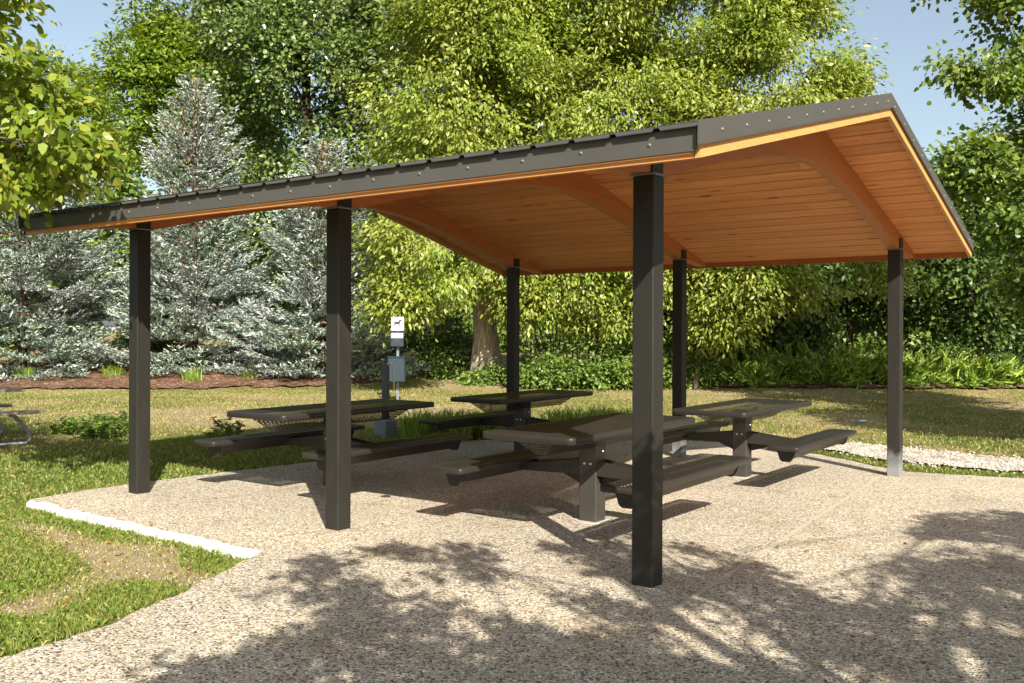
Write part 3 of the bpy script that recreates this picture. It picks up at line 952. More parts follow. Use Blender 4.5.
def skeleton(base, top, r0, ends, rng_k, nlimb, r1=.3, lean=(0, 0), start=.25):
    """trunk plus limbs reaching to clump positions"""
    mb = MB()
    base = np.array(base, float); top = np.array(top, float)
    m = 9; path = []
    for k in range(m):
        t = k / (m - 1); w = .05 * (top[2] - base[2]) * math.sin(t * 3.1) * .5
        path.append(base + (top - base) * t + np.array([w * lean[0], w * lean[1], 0]) + (rng.normal(size=3) * r0 * .25 if 0 < k else 0))
    path = np.array(path)
    rad = [r0 * (1 - .82 * (k / (m - 1)) ** .8) * (1.35 if k == 0 else 1) for k in range(m)]
    mb.tube(path, rad, 9)
    sel = rng.choice(len(ends), min(nlimb, len(ends)), replace=False)
    for s in sel:
        e = ends[s]
        hgt = np.clip((e[2] - base[2]) / (top[2] - base[2]), 0, 1)
        t = np.clip(start + (hgt - .15) * .72 * rng.uniform(.75, 1.05), start * .6, .95)
        q = t * (m - 1); i = int(q); f = q - i; i2 = min(i + 1, m - 1)
        a = path[i] * (1 - f) + path[i2] * f; ra = (rad[i] * (1 - f) + rad[i2] * f) * rng.uniform(.25, .5)
        mid = (a + e) / 2 + rng.normal(size=3) * .08 * np.linalg.norm(e - a); mid[2] += .10 * np.linalg.norm(e - a)
        pts = [a, a * .5 + mid * .5 + rng.normal(size=3) * .03, mid, mid * .45 + e * .55, e]
        mb.tube(pts, [ra, ra * .75, ra * .55, ra * .35, ra * .12], 5, 0, False)
    return mb


def tree(name, label, xd, lobes, n, per, cr, L, ratio, droop, leafm, barkm, r0, top, nlimb=40, seed=1, group=None, cat='tree', trunk_off=(0, 0), gap=.42, gscale=.9, shell=.35, start=.25, flat=.6, up=.6):
    """lobes given as (X, D, z, rx, rd, rz) about the camera spot"""
    x, y = P(*xd); z = Hs(x, y)
    t = thing(name, (x, y, z), label, cat, group)
    lw = [(*P(l[0], l[1]), l[2], l[3], l[4], l[5]) for l in lobes]
    p, d = crown_points(lw, n, seed, shell, gap, gscale)
    # rotate lobe axes to the camera frame is skipped: rx and rd are near equal
    V, Fq = foliage(p, d, per, cr, L, ratio, droop, flat, up=up)
    tx, ty = P(xd[0] + trunk_off[0], xd[1] + trunk_off[1])
    skeleton((x, y, z - .1), (tx, ty, top), r0, p, rng, nlimb, start=start).build('trunk', barkm, t)
    big('crown', V, Fq, leafm, t)
    return t


# three pale yellow-green trees behind the shelter
YG = 'yellow-green trees behind the shelter'
YK = dict(flat=.5, up=.95)
tree('broadleaf_tree', 'bright yellow-green tree with drooping leaves, leftmost of three behind the shelter ridge', (.05, 27.8),
     [(-1.3, 27, 7.8, 3.3, 3.0, 5.0), (-2.3, 25.8, 4.2, 2.0, 1.6, 1.9), (-.3, 27.2, 3.9, 1.6, 1.2, 1.3), (-3.0, 25.6, 2.5, .9, .8, .8), (.5, 27.4, 2.6, 1.1, .9, .9), (-.6, 27, 12, 2.9, 2.5, 3.0)], 1700, 52, .34, .155, .42, .7, M['l_yel'], M['bark'], .13, 13.5, 90, 1, YG, gap=.47, **YK)
tree('broadleaf_tree', 'bright yellow-green tree with thin pale stems, middle of three behind the shelter', (4.15, 28.5),
     [(2.9, 28, 7.8, 3.2, 2.8, 5.0), (3.0, 28, 12.5, 3.0, 2.6, 3.0), (1.8, 27.6, 3.5, 1.5, 1.3, 1.6), (4.3, 27.4, 3.9, 1.6, 1.4, 1.5), (3.0, 27.8, 2.2, 1.2, 1.0, .8)], 1600, 52, .34, .155, .42, .7, M['l_yel'], M['bark'], .13, 13.5, 110, 2, YG, gap=.50, **YK)
tree('broadleaf_tree', 'bright yellow-green tree whose crown ends against the sky right of the shelter peak', (5.5, 28.0),
     [(7.3, 28.3, 8.2, 3.1, 3.0, 4.3), (7.0, 28.3, 11.6, 2.7, 2.6, 2.5), (6.4, 27, 3.4, 2.2, 1.6, 1.5), (8.9, 27.4, 3.3, 1.9, 1.5, 1.1), (9.6, 28.3, 9.3, 1.1, 1.2, .9), (5.9, 27, 1.9, .9, .8, .8), (10.4, 27.6, 3.3, 1.2, 1, .7)], 1700, 52, .34, .155, .42, .7, M['l_yel'], M['bark'], .09, 13, 100, 3, YG, trunk_off=(1.5, 0), gap=.48, **YK)
# tall trees further back
tree('cottonwood', 'tall dark cottonwood with glinting leaves rising above the right spruce', (-8.6, 38.5),
     [(-8.6, 38, 11.5, 4.4, 3.6, 4.5), (-7.6, 38, 17, 4.6, 3.6, 4.5), (-10.2, 37.5, 14.2, 2.6, 2.4, 2.6), (-6.4, 37, 8.5, 2.4, 2.2, 2.4), (-9.5, 38, 6.2, 2.4, 2.2, 2.2)], 1700, 40, .42, .165, .75, .25, M['l_cot'], M['bark_dark'], .34, 19, 70, 4, gap=.50, gscale=.62)
tree('locust_tree', 'tall fine-leaved green tree against the sky above the middle spruce', (-16.0, 45),
     [(-15.6, 44.5, 12.5, 3.9, 3.4, 4.0), (-14.6, 44.5, 16.6, 3.6, 3.2, 3.8), (-17.3, 44, 14, 2.3, 2.2, 2.1), (-13, 44, 11, 3, 2.6, 3)], 1600, 30, .40, .24, .5, .1, M['l_loc'], M['bark_dark'], .3, 18, 60, 5, gap=.45, gscale=.7, flat=.35, up=1.1)
tree('broadleaf_tree', 'small far green treetop at the left, seen above the near leafy branch', (-29.5, 60),
     [(-29.0, 60, 15, 3.6, 3.2, 4.6), (-32, 60, 12, 3.4, 3.2, 4.2), (-26.5, 59, 11.5, 3, 2.5, 3.6)], 900, 30, .5, .3, .5, .1, M['l_loc'], M['bark_dark'], .3, 18, 30, 6)
tree('old_cottonwood', 'old tree with a very thick pale trunk behind the shelter', (-.82, 29.4),
     [(-2.2, 35, 12, 4.5, 3, 4.5), (1.5, 35, 12.5, 4.5, 3, 4.5)], 900, 26, .45, .24, .7, .25, M['l_cot'], M['bark_pale'], .46, 14, 30, 7, gap=.4, start=.55, trunk_off=(-.6, 1.5))
# right edge
tree('maple_tree', 'large green tree overhanging from the right edge of the photo', (11.8, 19.5),
     [(12.6, 19, 5.4, 2.2, 2.2, 2.3), (10.0, 18.7, 8.0, 1.0, .9, .75), (12.4, 19, 9.6, 2.7, 2.5, 2.6), (9.6, 18.6, 6.75, .75, .8, .62), (11.2, 18.7, 7.2, 1.0, 1.2, 1.1), (10.6, 18.5, 3.9, 1.2, 1.2, 1.2), (11.4, 18.2, 2.9, 1.7, 1.3, 1.2), (8.75, 18.6, 7.75, .55, .6, .8), (9.1, 18.6, 7.2, .6, .6, .7), (9.3, 18.7, 4.9, .7, .8, .7), (8.7, 18.6, 8.8, .5, .6, .5)], 2300, 24, .24, .12, .85, .3, M['l_map'], M['bark_dark'], .24, 11, 90, 8, gap=.45, gscale=1.2)
DK = 'dark trees and thicket along the right back edge'
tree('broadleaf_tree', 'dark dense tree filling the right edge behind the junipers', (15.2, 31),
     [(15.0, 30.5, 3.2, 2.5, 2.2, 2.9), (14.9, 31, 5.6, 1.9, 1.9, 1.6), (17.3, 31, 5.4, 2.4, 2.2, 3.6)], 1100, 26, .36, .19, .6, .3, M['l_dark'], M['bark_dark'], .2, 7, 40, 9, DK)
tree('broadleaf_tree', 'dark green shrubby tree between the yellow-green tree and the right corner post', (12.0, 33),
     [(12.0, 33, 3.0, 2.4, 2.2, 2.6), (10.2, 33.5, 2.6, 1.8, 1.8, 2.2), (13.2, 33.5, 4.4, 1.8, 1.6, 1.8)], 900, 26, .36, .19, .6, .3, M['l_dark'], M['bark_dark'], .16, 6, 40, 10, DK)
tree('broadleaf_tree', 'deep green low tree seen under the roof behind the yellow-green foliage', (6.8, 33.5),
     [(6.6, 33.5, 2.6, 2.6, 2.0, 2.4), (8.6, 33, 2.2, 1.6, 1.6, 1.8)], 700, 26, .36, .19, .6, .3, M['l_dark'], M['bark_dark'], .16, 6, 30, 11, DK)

# distant wood: one mass
lw = []
for k in range(96):
    X = -120 + 200 * k / 95 + rng.uniform(-1, 1); D = rng.uniform(56, 66)
    lw.append((*P(X, D), rng.uniform(1.8, 4.8) + (3.5 if -34 < X < -6 else 0), 3.6, 3.2, rng.uniform(3, 5.0)))
p, d = crown_points(lw, 8000, 77, .5, .3)
p[:, 2] = np.maximum(p[:, 2], .3)
V, Fq = foliage(p, d, 24, .6, .42, .6, .2)
props(big('far_wood', V, Fq, M['l_bush']), 'far green wood closing the view behind the trees', None, None, 'stuff')


# understory bushes
def bush(name, label, X, D, rx, rzz, m, n=260, per=24, L=.11, group=None, base=.5):
    x, y = P(X, D); z = Hs(x, y)
    t = thing(name, (x, y, z), label, 'shrub', group)
    lw = [(x, y, z + rzz * .75, rx, rx * .8, rzz), (*P(X - rx * .5, D), z + rzz * .5, rx * .7, rx * .6, rzz * .7), (*P(X + rx * .5, D), z + rzz * .55, rx * .7, rx * .6, rzz * .75)]
    p, d = crown_points(lw, n, int(abs(X * 10)) + 3, .3, .38, 1.6)
    p[:, 2] = np.maximum(p[:, 2], z + .05)
    V, Fq = foliage(p, d, per, .17, L, .6, .2)
    mb = MB()
    for q in rng.choice(len(p), 16, replace=False):
        mb.tube([(x + rng.uniform(-.15, .15), y + rng.uniform(-.15, .15), z - .05), ((x + p[q][0]) / 2, (y + p[q][1]) / 2, z + (p[q][2] - z) * .6), p[q]], [.02, .014, .005], 5, 0, False)
    mb.build('stems', M['bark'], t)
    big('foliage', V, Fq, m, t)
    return t


BU = 'understory bushes behind the lawn'
bush('leafy_bush', 'rounded bright green bush left of the nearest post, behind the lawn', 2.5, 28.0, 1.3, 1.15, M['l_bush'], 380, group=BU)
bush('leafy_bush', 'sunlit green bush at the foot of the thin stem right of the back post', 5.3, 28.3, .8, .7, M['l_bush'], 200, group=BU)
bush('leafy_bush', 'bright green bush left of the thick pale trunk', -2.1, 30.2, .9, .7, M['l_bush'], 220, group=BU)
bush('leafy_bush', 'small leafy plant growing right at the foot of the thick pale trunk', -.95, 28.75, .55, .38, M['l_bush'], 130, group=BU)
bush('leafy_bush', 'low green bush against the nearest post, behind the lawn', 4.0, 28.2, 1.1, .95, M['l_bush'], 220, group=BU)
bush('leafy_bush', 'low ivy-like bush right of the thick pale trunk', 1.0, 28.2, 1.0, .62, M['l_bush'], 260, group=BU)
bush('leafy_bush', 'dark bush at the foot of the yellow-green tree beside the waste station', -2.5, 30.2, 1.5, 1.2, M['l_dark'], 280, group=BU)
bush('leafy_bush', 'green saplings in the gap between the left and middle spruces', -13.0, 33.2, 1.1, 1.7, M['l_bush'], 320, group=BU)
bush('leafy_bush', 'green saplings in the gap between the middle and right spruces', -8.5, 33.4, .8, 1.5, M['l_bush'], 260, group=BU)
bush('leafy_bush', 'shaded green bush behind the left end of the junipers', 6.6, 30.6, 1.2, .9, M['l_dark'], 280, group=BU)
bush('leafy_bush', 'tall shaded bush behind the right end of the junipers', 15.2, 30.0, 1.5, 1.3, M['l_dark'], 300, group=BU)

# bare brush
x, y = P(1.55, 29.3); z = Hs(x, y)
t = thing('bare_brush', (x, y, z), 'tangle of bare grey-brown twigs right of the back shelter post', 'brush')
mb = MB()
for k in range(90):
    a = rng.uniform(0, 6.28); r = rng.uniform(.2, 1.5)
    b = np.array([x + rng.uniform(-1.3, 1.3) * RT[0], y + rng.uniform(-1.3, 1.3) * RT[1], z])
    e = b + np.array([math.cos(a) * r * .6, math.sin(a) * r * .6, rng.uniform(.6, 2.4)])
    mid = (b + e) / 2 + rng.normal(size=3) * .15
    mb.tube([b, mid, e], [.016, .012, .004], 4, 0, False)
mb.build('twigs', M['bark'], t)


def spruce(label, X, D, h, R, n_wh, seed, skew=0.0):
    x, y = P(X, D); z = Hs(x, y)
    t = thing('blue_spruce', (x, y, z), label, 'spruce', 'blue spruces on the mulch bed')
    MB().tube([(x, y, z - .1), (x, y, z + h * .5), (x, y, z + h)], [.16, .10, .015], 8).build('trunk', M['bark_dark'], t)
    C = []; A = []; Ls = []
    mb = MB()
    for w in range(n_wh):
        f = (w + rng.uniform(-.15, .15)) / n_wh
        f = min(max(f, 0), .985)
        hz = z + .42 + f * (h - .5)
        Rr = R * (1 - f) ** .70 * rng.uniform(.80, 1.12) + .10
        nbk = int(8 + 7 * (1 - f))
        a0 = rng.uniform(0, 6.28)
        for b in range(nbk):
            a = a0 + 6.283 * b / nbk + rng.uniform(-.22, .22)
            ln = Rr * rng.uniform(.68, 1.18); hz_ = hz + rng.uniform(-.12, .12)
            dr = np.array([math.cos(a), math.sin(a)])
            rise = .50 * f + .02
            q = max(4, int(ln / .12)); pv = []
            for s in range(1, q + 1):
                u = s / q
                px = x + dr[0] * ln * u; py = y + dr[1] * ln * u
                pz = hz_ + ln * (rise * u - .42 * u * (1 - f) + .36 * u ** 2.6)
                pv.append((px, py, pz))
                if u < .34: continue
                # side twigs, shorter toward the tip
                sl_ = .28 * ln * (1 - u * .62) * rng.uniform(.7, 1.2) + .08
                sd = np.array([-dr[1], dr[0]])
                for sg in (-1, 1):
                    kk = max(1, int(sl_ / .15))
                    for j in range(1, kk + 1):
                        v = j / kk
                        C.append((px + sd[0] * sg * sl_ * v + dr[0] * sl_ * v * .55, py + sd[1] * sg * sl_ * v + dr[1] * sl_ * v * .55, pz + rng.uniform(-.05, .05) - .10 * v * sl_))
                        A.append((sd[0] * sg * .7 + dr[0] * .8 + rng.normal() * .25, sd[1] * sg * .7 + dr[1] * .8 + rng.normal() * .25, rng.normal() * .25 + .30)); Ls.append(rng.uniform(.17, .30))
                C.append((px, py, pz + .02)); A.append((dr[0], dr[1], .15)); Ls.append(.24)
            mb.tube([(x, y, hz_)] + pv[:: max(1, q // 3)] + [pv[-1]], .017, 4, 0, False)
    mb.build('branches', M['branch_brown'], t)
    C = np.array(C); A = np.array(A); Ls = np.array(Ls)
    Vs = []; nn = 0; Fs = []
    for k in range(7):           # each twig is a tuft of short needle blades
        nr = rng.normal(size=C.shape) * .55 + np.array([SUN[0] * .3, SUN[1] * .3, .8])
        aa = A / np.linalg.norm(A, axis=1, keepdims=True)
        u_ = rng.uniform(-.45, .5, (len(C), 1))
        V, Fq = leaf_quads(C + aa * Ls[:, None] * u_ + rng.normal(size=C.shape) * .015, aa + rng.normal(size=C.shape) * .38 + np.array([0, 0, .15]), nr, Ls * .62, Ls * .17, .1)
        Vs.append(V); Fs.append(Fq + nn); nn += len(V)
    nneed = sum(len(f) for f in Fs)
    k = 260; u = rng.random(k) * .3; a = rng.uniform(0, 6.28, k); rr = (R * (u + .03)) * rng.uniform(.4, .95, k)
    c = np.stack([x + np.cos(a) * rr, y + np.sin(a) * rr, z + h * (1 - u) - .05], -1)
    for _ in range(2):           # cones hang near the top
        V, Fq = leaf_quads(c, np.stack([rng.normal(size=k) * .2, rng.normal(size=k) * .2, -np.ones(k)], -1), rng.normal(size=(k, 3)), np.full(k, .14), np.full(k, .055))
        Vs.append(V); Fs.append(Fq + nn); nn += len(V)
    cr_ = big('crown', np.concatenate(Vs), np.concatenate(Fs), M['needle'], t)
    cr_.data.materials.append(M['cone'])
    mi = np.zeros(len(cr_.data.polygons), np.int32); mi[nneed:] = 1
    cr_.data.polygons.foreach_set('material_index', mi)
    return t


spruce('blue spruce at the left edge, half behind the near leafy branch', -16.6, 31.4, 10.9, 3.8, 22, 1)
spruce('tallest full blue spruce, behind the leftmost shelter post', -11.0, 32.0, 10.1, 3.1, 21, 2)
spruce('blue spruce nearest the pet waste station, right of the other two', -6.35, 31.0, 7.8, 2.8, 18, 3)


def juniper(X, D, s, label):
    x, y = P(X, D); z = Hs(x, y)
    t = thing('juniper_shrub', (x, y, z), label, 'juniper', 'spreading junipers behind the lawn')
    mb = MB(); C = []; A = []; Ls = []
    for k in range(95):
        a = rng.uniform(0, 6.283); el = rng.uniform(.10, 1.0); ln = s * rng.uniform(.6, 1.35)
        b = np.array([x + rng.uniform(-.25, .25) * s, y + rng.uniform(-.25, .25) * s, z])
        d = np.array([math.cos(a) * math.cos(el), math.sin(a) * math.cos(el), math.sin(el)])
        pts = [b + d * ln * u + np.array([0, 0, -.16 * ln * u * u]) for u in (0, .35, .7, 1)]
        mb.tube(pts, [.014, .01, .007, .003], 4, 0, False)
        for u in np.linspace(.22, 1, 13):
            p = b + d * ln * u + np.array([0, 0, -.16 * ln * u * u])
            for _ in range(4):
                C.append(p + rng.normal(size=3) * .05); A.append(d * .8 + rng.normal(size=3) * .38 + np.array([0, 0, .1])); Ls.append(rng.uniform(.18, .36))
    C = np.array(C); A = np.array(A); Ls = np.array(Ls)
    C[:, 2] = np.maximum(C[:, 2], z + .03)
    V, Fq = leaf_quads(C, A, rng.normal(size=C.shape) + np.array([0, 0, .5]), Ls, Ls * .17, .15)
    mb.build('stems', M['bark'], t); big('foliage', V, Fq, M['l_jun'], t)


for X, D, s, lab in ((7.3, 29.0, 1.15, 'feathery juniper at the left end of the row, beside the bare mulch'), (8.5, 29.6, 1.4, 'feathery juniper second from the left of the row'),
                     (9.7, 29.0, 1.35, 'feathery juniper midway between the two right-hand posts'), (10.9, 29.3, 1.35, 'feathery juniper just left of the right corner post'),
                     (12.1, 29.1, 1.25, 'feathery juniper directly behind the right corner post'), (13.3, 29.3, 1.3, 'feathery juniper just right of the right corner post'),
                     (14.5, 29.0, 1.15, 'feathery juniper second from the right end of the row'), (15.6, 29.3, .95, 'small feathery juniper at the right end of the row')):
    juniper(X, D, s, lab)


def grass_clump(X, D, r, h, n, label, m='tuft', group='tall grass clumps beyond the pad'):
    x0, y0 = P(X, D); z0 = Hs(x0, y0)
    a = rng.uniform(0, 6.28, n); rr = r * np.sqrt(rng.random(n)); x = x0 + np.cos(a) * rr; y = y0 + np.sin(a) * rr
    z = H(x, y)
    b = rng.uniform(0, 6.28, n); l = h * rng.uniform(.4, 1.25, n); le = l * rng.uniform(.3, .97, n)
    w = .009 * rng.uniform(.7, 1.4, n)
    px, py = -np.sin(b) * w, np.cos(b) * w; tx, ty = np.cos(b) * le, np.sin(b) * le
    hz = np.sqrt(np.maximum(l * l - le * le * .7, .0004))
    V = np.stack([np.stack([x - px, y - py, z], -1), np.stack([x + px, y + py, z], -1), np.stack([x + px * .8 + tx * .35, y + py * .8 + ty * .35, z + hz * .7], -1), np.stack([x - px * .8 + tx * .35, y - py * .8 + ty * .35, z + hz * .7], -1),
                  np.stack([x + tx, y + ty, z + hz * .82], -1)], 1).reshape(-1, 3)
    k = np.arange(n) * 5
    Fq = np.concatenate([np.stack([k, k + 1, k + 2, k + 3], -1), np.stack([k + 3, k + 2, k + 4, k + 4], -1)])
    me = MB(); me.v = [tuple(p) for p in (V - np.array([x0, y0, z0]))]
    me.f = [list(q) for q in np.stack([k, k + 1, k + 2, k + 3], -1).tolist()] + [list(q) for q in np.stack([k + 3, k + 2, k + 4], -1).tolist()]
    me.m = [0] * len(me.f); me.sm = [False] * len(me.f)
    o = me.build('grass_clump', M[m]); o.location = (x0, y0, z0)
    return props(o, label, 'grass clump', group)


grass_clump(-1.2, 14.6, .55, .55, 1300, 'wide dark green grass clump left of the back corner table')
grass_clump(-.55, 15.3, .45, .50, 900, 'green grass clump close behind the back corner table')
grass_clump(1.05, 15.6, .55, .52, 1100, 'grass clump right of the back post beside the back corner table')
grass_clump(1.75, 16.2, .50, .50, 1000, 'yellowish grass clump seen left of the nearest post')
grass_clump(2.1, 15.2, .45, .42, 800, 'small grass clump in the gap beside the nearest post')
for X, D, lab in ((-15.6, 29.6, 'small yellow-green grass tuft on the mulch at the far left'), (-13.0, 30.2, 'bright grass tuft in front of the gap between left and middle spruces'),
                  (-10.1, 29.3, 'grass tuft on the mulch below the middle spruce'), (-8.4, 29.8, 'grass tuft on the mulch between middle and right spruces'),
                  (-4.3, 29.7, 'grass tuft beside the pet waste station'), (-3.5, 30.6, 'tall yellow-green grass tuft behind the pet waste station')):
    grass_clump(X, D, .30, .48, 220, lab, group='grass tufts on the mulch')


def weed(X, D, r, h, label, n=16):
    x, y = P(X, D); z = Hs(x, y)
    t = thing('leafy_weed', (x, y, z), label, 'weed', 'leafy weeds on the left lawn')
    mb = MB(); C = []; A = []; Ls = []
    for k in range(n):
        a = rng.uniform(0, 6.28); rr = r * math.sqrt(rng.random()); hh = h * rng.uniform(.4, 1.1)
        b = np.array([x + math.cos(a) * rr * .8, y + math.sin(a) * rr * .8, z]); e = b + np.array([math.cos(a) * .12, math.sin(a) * .12, hh])
        mb.tube([b, (b + e) / 2, e], [.006, .005, .003], 4, 0, False)
        for u in np.linspace(.15, 1, 10):
            for _ in range(3):
                ang = rng.uniform(0, 6.28)
                C.append(b + (e - b) * u + np.array([math.cos(ang), math.sin(ang), 0]) * .045); A.append((math.cos(ang), math.sin(ang), rng.uniform(-.2, .4))); Ls.append(rng.uniform(.05, .10))
    C = np.array(C); A = np.array(A); Ls = np.array(Ls)
    V, Fq = leaf_quads(C, A, rng.normal(size=C.shape) * .4 + np.array([0, 0, 1]), Ls, Ls * .6)
    mb.build('stems', M['l_bush'], t); big('leaves', V, Fq, M['l_bush'], t)


weed(-6.25, 14.2, .38, .34, 'patch of broad-leaved weeds in the shade left of the leftmost post', 30)
weed(-6.9, 14.8, .40, .30, 'low leafy weeds between the wooden table and the leftmost post', 26)
weed(-5.9, 14.6, .18, .42, 'taller stalky weed close left of the leftmost post', 10)
weed(-4.3, 13.9, .22, .34, 'small upright weed behind the left end of the shaded front table', 14)

# ------------------------------------------------------------------ near leafy tree at the left
def W3(X, D, z): return (*P(X, D), z)


tree('leafy_tree', 'near yellow-green tree reaching in from the left with large leaves over the roof end', (-7.3, 8.2),
     [(-4.55, 7.9, 3.40, .85, .7, .55), (-3.85, 7.8, 3.30, .66, .5, .40), (-4.35, 7.9, 2.90, .72, .5, .30), (-3.7, 7.8, 3.0, .5, .4, .28), (-4.55, 8.2, 3.0, .8, .5, .42), (-4.2, 7.8, 3.75, .5, .4, .25),
      (-4.4, 7.7, 4.38, .60, .5, .15), (-4.55, 7.8, 4.30, .5, .5, .14), (-4.85, 7.7, 4.15, .5, .5, .2), (-4.7, 7.7, 4.0, .45, .4, .2), (-6.4, 8.1, 4.6, 1.3, 1.2, 1.0), (-7.6, 8.0, 5.8, 1.7, 1.5, 1.2), (-6.3, 8.3, 3.4, 1.0, .9, .7)],
     900, 14, .10, .105, .55, .6, M['l_front'], M['bark'], .11, 6.6, 120, 12, gap=.36, gscale=2.2, start=.3)

# the tree behind the camera whose branches dapple the pad
tanE = math.tan(ELEV)
SH = [(4.35, -2.45), (3.62, -1.75), (3.75, -1.35), (3.36, -.86), (3.54, -.07), (3.62, .44), (4.2, .25), (4.63, .75), (4.77, 1.42), (5.38, 1.2), (5.95, 1.0), (6.3, .55), (6.7, .35), (7.0, .6), (6.75, 1.5), (6.9, 2.2), (6.55, 2.9), (6.38, 3.6),
      (7.0, 4.5), (8.2, 4.3), (9, 2), (9.2, -2), (8.2, -4.2), (6.0, -4.2), (4.95, -3.3)]
n = 2700
gxp = rng.uniform(3.2, 9.2, n * 3); gyp = rng.uniform(-4.4, 4.6, n * 3)
k = inpoly(gxp, gyp, SH)
u_ = gxp * .787 - gyp * .617; v_ = gxp * .617 + gyp * .787
k &= (vnoise(u_ * .9, v_ * 2.0, 91) * .38 + vnoise(u_ * 1.8, v_ * 3.8, 92) * .34 + vnoise(u_ * 4.0, v_ * 7.5, 93) * .28) > .476
gxp = gxp[k][:n]; gyp = gyp[k][:n]
zz_ = rng.uniform(3.3, 4.9, len(gxp)) + (vnoise(gxp, gyp, 95) - .5) * .8
cx_ = gxp + SUN[0] * zz_ / tanE; cy_ = gyp + SUN[1] * zz_ / tanE
p = np.stack([cx_, cy_, zz_], -1)
Xc, Dc = camxy(p[:, 0], p[:, 1])
vis = (Dc > .2) & (np.abs(Xc) < Dc * .62) & ((p[:, 2] - 1.6) < Dc * .42)
p = p[~vis]
bx, by = 14.6, -7.6
t = thing('shade_tree', (bx, by, 0), 'broad tree standing behind the viewer that dapples the pad', 'tree')
d = p - p.mean(0); d /= np.linalg.norm(d, axis=1, keepdims=True)
V, Fq = foliage(p, d, 11, .075, .095, .55, .4)
skeleton((bx, by, -.1), (12.2, -5.2, 6.4), .22, p, rng, 110, start=.35).build('trunk', M['bark'], t)
big('crown', V, Fq, M['l_yel'], t)

# shade trees outside the frame at the right
tree('maple_tree', 'broad tree beyond the right side of the view shading the lawn', (11.6, 8.8),
     [(11.2, 9.2, 6.6, 2.4, 2.4, 1.9), (12.8, 8.4, 7.6, 2.4, 2.4, 2.0), (11.6, 11, 5.2, 1.5, 1.5, 1.2)], 760, 20, .24, .15, .85, .3, M['l_map'], M['bark_dark'], .22, 8.5, 60, 14, gap=.46, gscale=1.3)

# ------------------------------------------------------------------ pet waste station
D = 23.6; X = -2.92
x, y = P(X, D); z = Hs(x, y) + .10
st = thing('pet_waste_station', (x, y, z), 'slate blue pet waste station with white dog sign, bag box and bin', 'waste station', rz=math.atan2(RT[1], RT[0]))
MB().box((-.03, .02, -.3), (.03, .07, 1.86), 0).build('station_post', M['galv'], st, True)
sg = MB().box((-.155, -.012, 1.69), (.155, -.002, 2.03), 0).build('sign_panel', M['white'], st, True)
dog = [(-.10, .03), (-.075, .03), (-.07, .09), (.03, .09), (.035, .03), (.06, .03), (.058, .12), (.075, .17), (.10, .165), (.115, .19), (.09, .215), (.05, .225), (.035, .195), (.01, .165), (-.07, .16), (-.105, .205), (-.115, .195), (-.095, .14)]
mb = MB(); mb.prism([(a * .95, 1.75 + b) for a, b in dog], 1, -.016, -.0125); mb.build('dog_pictogram', M['black'], sg, True)
bx_ = MB().box((-.16, -.13, 1.28), (.16, .018, 1.66), 0, .012).build('bag_dispenser', M['slate'], st, True)
MB().box((-.15, -.135, 1.50), (.15, -.1305, 1.62), 0).build('dispenser_label', M['white'], bx_, True)
mb = MB(); mb.prism([(a * .8, 1.315 + b * .8) for a, b in dog], 1, -.136, -.1305); mb.build('dog_pictogram', M['black'], bx_, True)
bn = MB().box((-.21, -.30, .40), (.21, .015, 1.00), 0, .015)
bin_ = bn.build('waste_bin', M['slate'], st, True)
MB().box((-.225, -.315, 1.002), (.225, .018, 1.035), 0, .008).build('bin_lid', M['slate_dark'], bin_, True)

# hydrant post with spigot on a concrete block
X, D = -2.09, 15.3
x, y = P(X, D); z = Hs(x, y)
hy = thing('water_hydrant', (x, y, z), 'grey water spigot post on a square concrete block behind the shaded table', 'spigot')
a = math.atan2(RT[1], RT[0])
MB().box((x - .14, y - .14, z - .1), (x + .14, y + .14, z + .26), 0, .015).build('base_block', M['greyconc'], hy)
MB().tube([(x, y, z + .255), (x, y, z + 1.10)], .062, 12).build('post', M['greysteel'], hy)
MB().tube([(x, y, z + 1.095), (x, y, z + 1.17)], [.066, .045], 12).build('cap', M['greysteel'], hy)
r3 = np.array([RT[0], RT[1], 0])
q = np.array([x, y, z])
MB().tube([q + r3 * .02 + (0, 0, 1.15), q + r3 * .07 + (0, 0, 1.19), q + r3 * .12 + (0, 0, 1.16), q + r3 * .135 + (0, 0, 1.02), q + r3 * .14 + (0, 0, .75)], [.022, .022, .02, .017, .015], 8).build('spout', M['brass'], hy)

# low steel grate
x, y = P(-1.45, 15.0); z = Hs(x, y)
gr = thing('drain_grate', (x, y, z), 'small galvanised drain grate in the grass beside the pad', 'grate', rz=.35)
mb = MB()
for k in range(7): mb.box((-.28, -.15 + k * .05, .012), (.28, -.135 + k * .05, .03), 0)
mb.build('grate_bars', M['galv'], gr, True)
mb = MB().box((-.30, -.18, -.02), (.30, -.155, .035)).box((-.30, .155, -.02), (.30, .18, .035)).box((-.30, -.153, -.02), (-.283, .153, .035)).box((.283, -.153, -.02), (.30, .153, .035))
mb.build('grate_frame', M['galv'], gr, True)

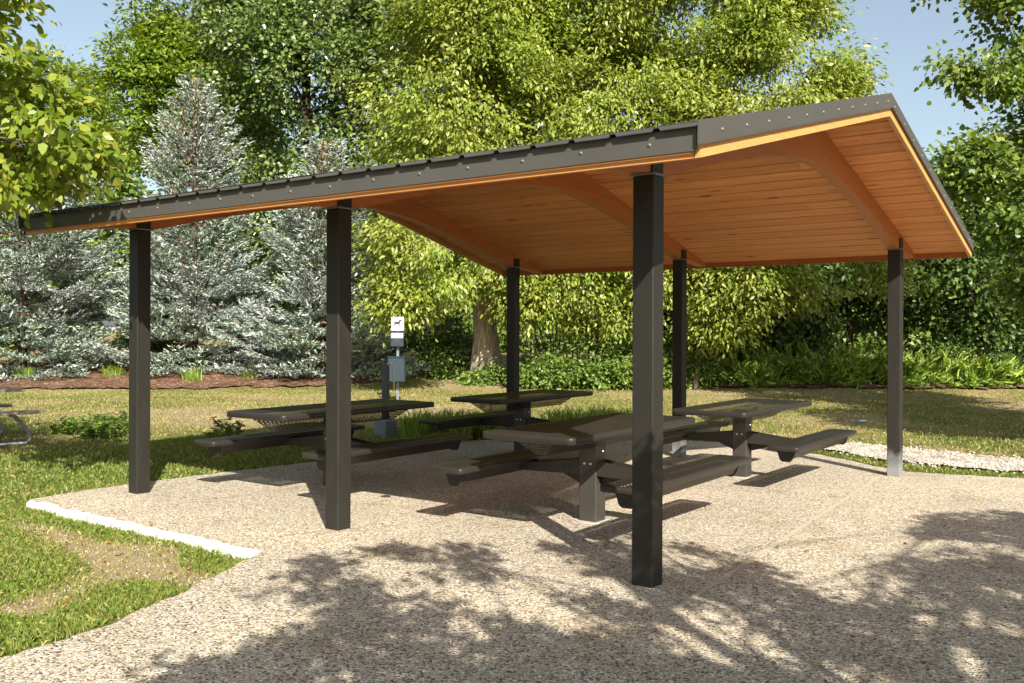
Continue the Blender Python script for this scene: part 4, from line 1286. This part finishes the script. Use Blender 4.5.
# dark cap flush in the pad
gz_ = G * 1.9
mb = MB(); mb.prism([(1.95 + .05 * math.cos(a * .5236), 1.45 + .05 * math.sin(a * .5236)) for a in range(12)], 2, gz_ - .01, gz_ + .012)
props(mb.build('pad_cap', M['black']), 'small round black cap set in the shaded concrete', 'drain cap')
x, y = P(6.75, 18.0); z = Hs(x, y)
mb = MB(); pts = [(-.16, -.05, .01), (-.05, -.07, .045), (.07, -.06, .02), (.17, -.03, .04), (.16, .05, .015), (.05, .06, .05), (-.06, .05, .02), (-.17, .04, .03)]
mb.add(pts + [(a_, b_, c_ + .006) for a_, b_, c_ in pts], [(0, 1, 6, 7), (1, 2, 5, 6), (2, 3, 4, 5), (15, 14, 9, 8), (14, 13, 10, 9), (13, 12, 11, 10)])
o = mb.build('paper_litter', M['cyan']); o.location = (x, y, z + .015); props(o, 'crumpled pale cyan piece of litter on the right lawn', 'litter')

# ------------------------------------------------------------------ old wooden table at the left edge
X, D = -7.08, 13.52
x, y = P(X, D)
wt = thing('wooden_picnic_table', (x, y, Hs(x, y)), 'weathered wooden picnic table with bent galvanised tube frame at the left edge', 'picnic table', rz=math.atan2(RT[1], RT[0]) + .75)
# local +x runs away to the right end; the near bench is at -y
mb = MB()
for k in range(4): mb.box((-2.15, -.08 + k * .19, .735), (-.08, .10 + k * .19, .775), 0, .004)
mb.build('tabletop', M['oldwood'], wt, True)
for yb2 in (-.48, 1.02):
    mb = MB()
    for k in range(2): mb.box((-2.15, yb2 - .14 + k * .145, .445), (.04, yb2 - .003 + k * .145, .487), 0, .004)
    mb.build('bench', M['oldwood'], wt, True)
for xe in (-.30, -1.8):
    mb = MB()
    sgn = 1 if xe > -1 else -1
    for yb2 in (-.45, .99):
        mb.tube([(xe, yb2, .44), (xe + .10 * sgn, yb2, .32), (xe + .21 * sgn, yb2, .17), (xe + .24 * sgn, yb2, .09), (xe + .18 * sgn, yb2, .03), (xe - .3 * sgn, yb2, .025), (xe - .8 * sgn, yb2, .025)], .026, 8)
    mb.tube([(xe, -.52, .425), (xe, 1.06, .425)], .024, 8)
    mb.tube([(xe, .0, .425), (xe - .45 * sgn, .05, .72)], .024, 8); mb.tube([(xe, .54, .425), (xe - .45 * sgn, .49, .72)], .024, 8)
    mb.build('tube_frame', M['galv'], wt, True)
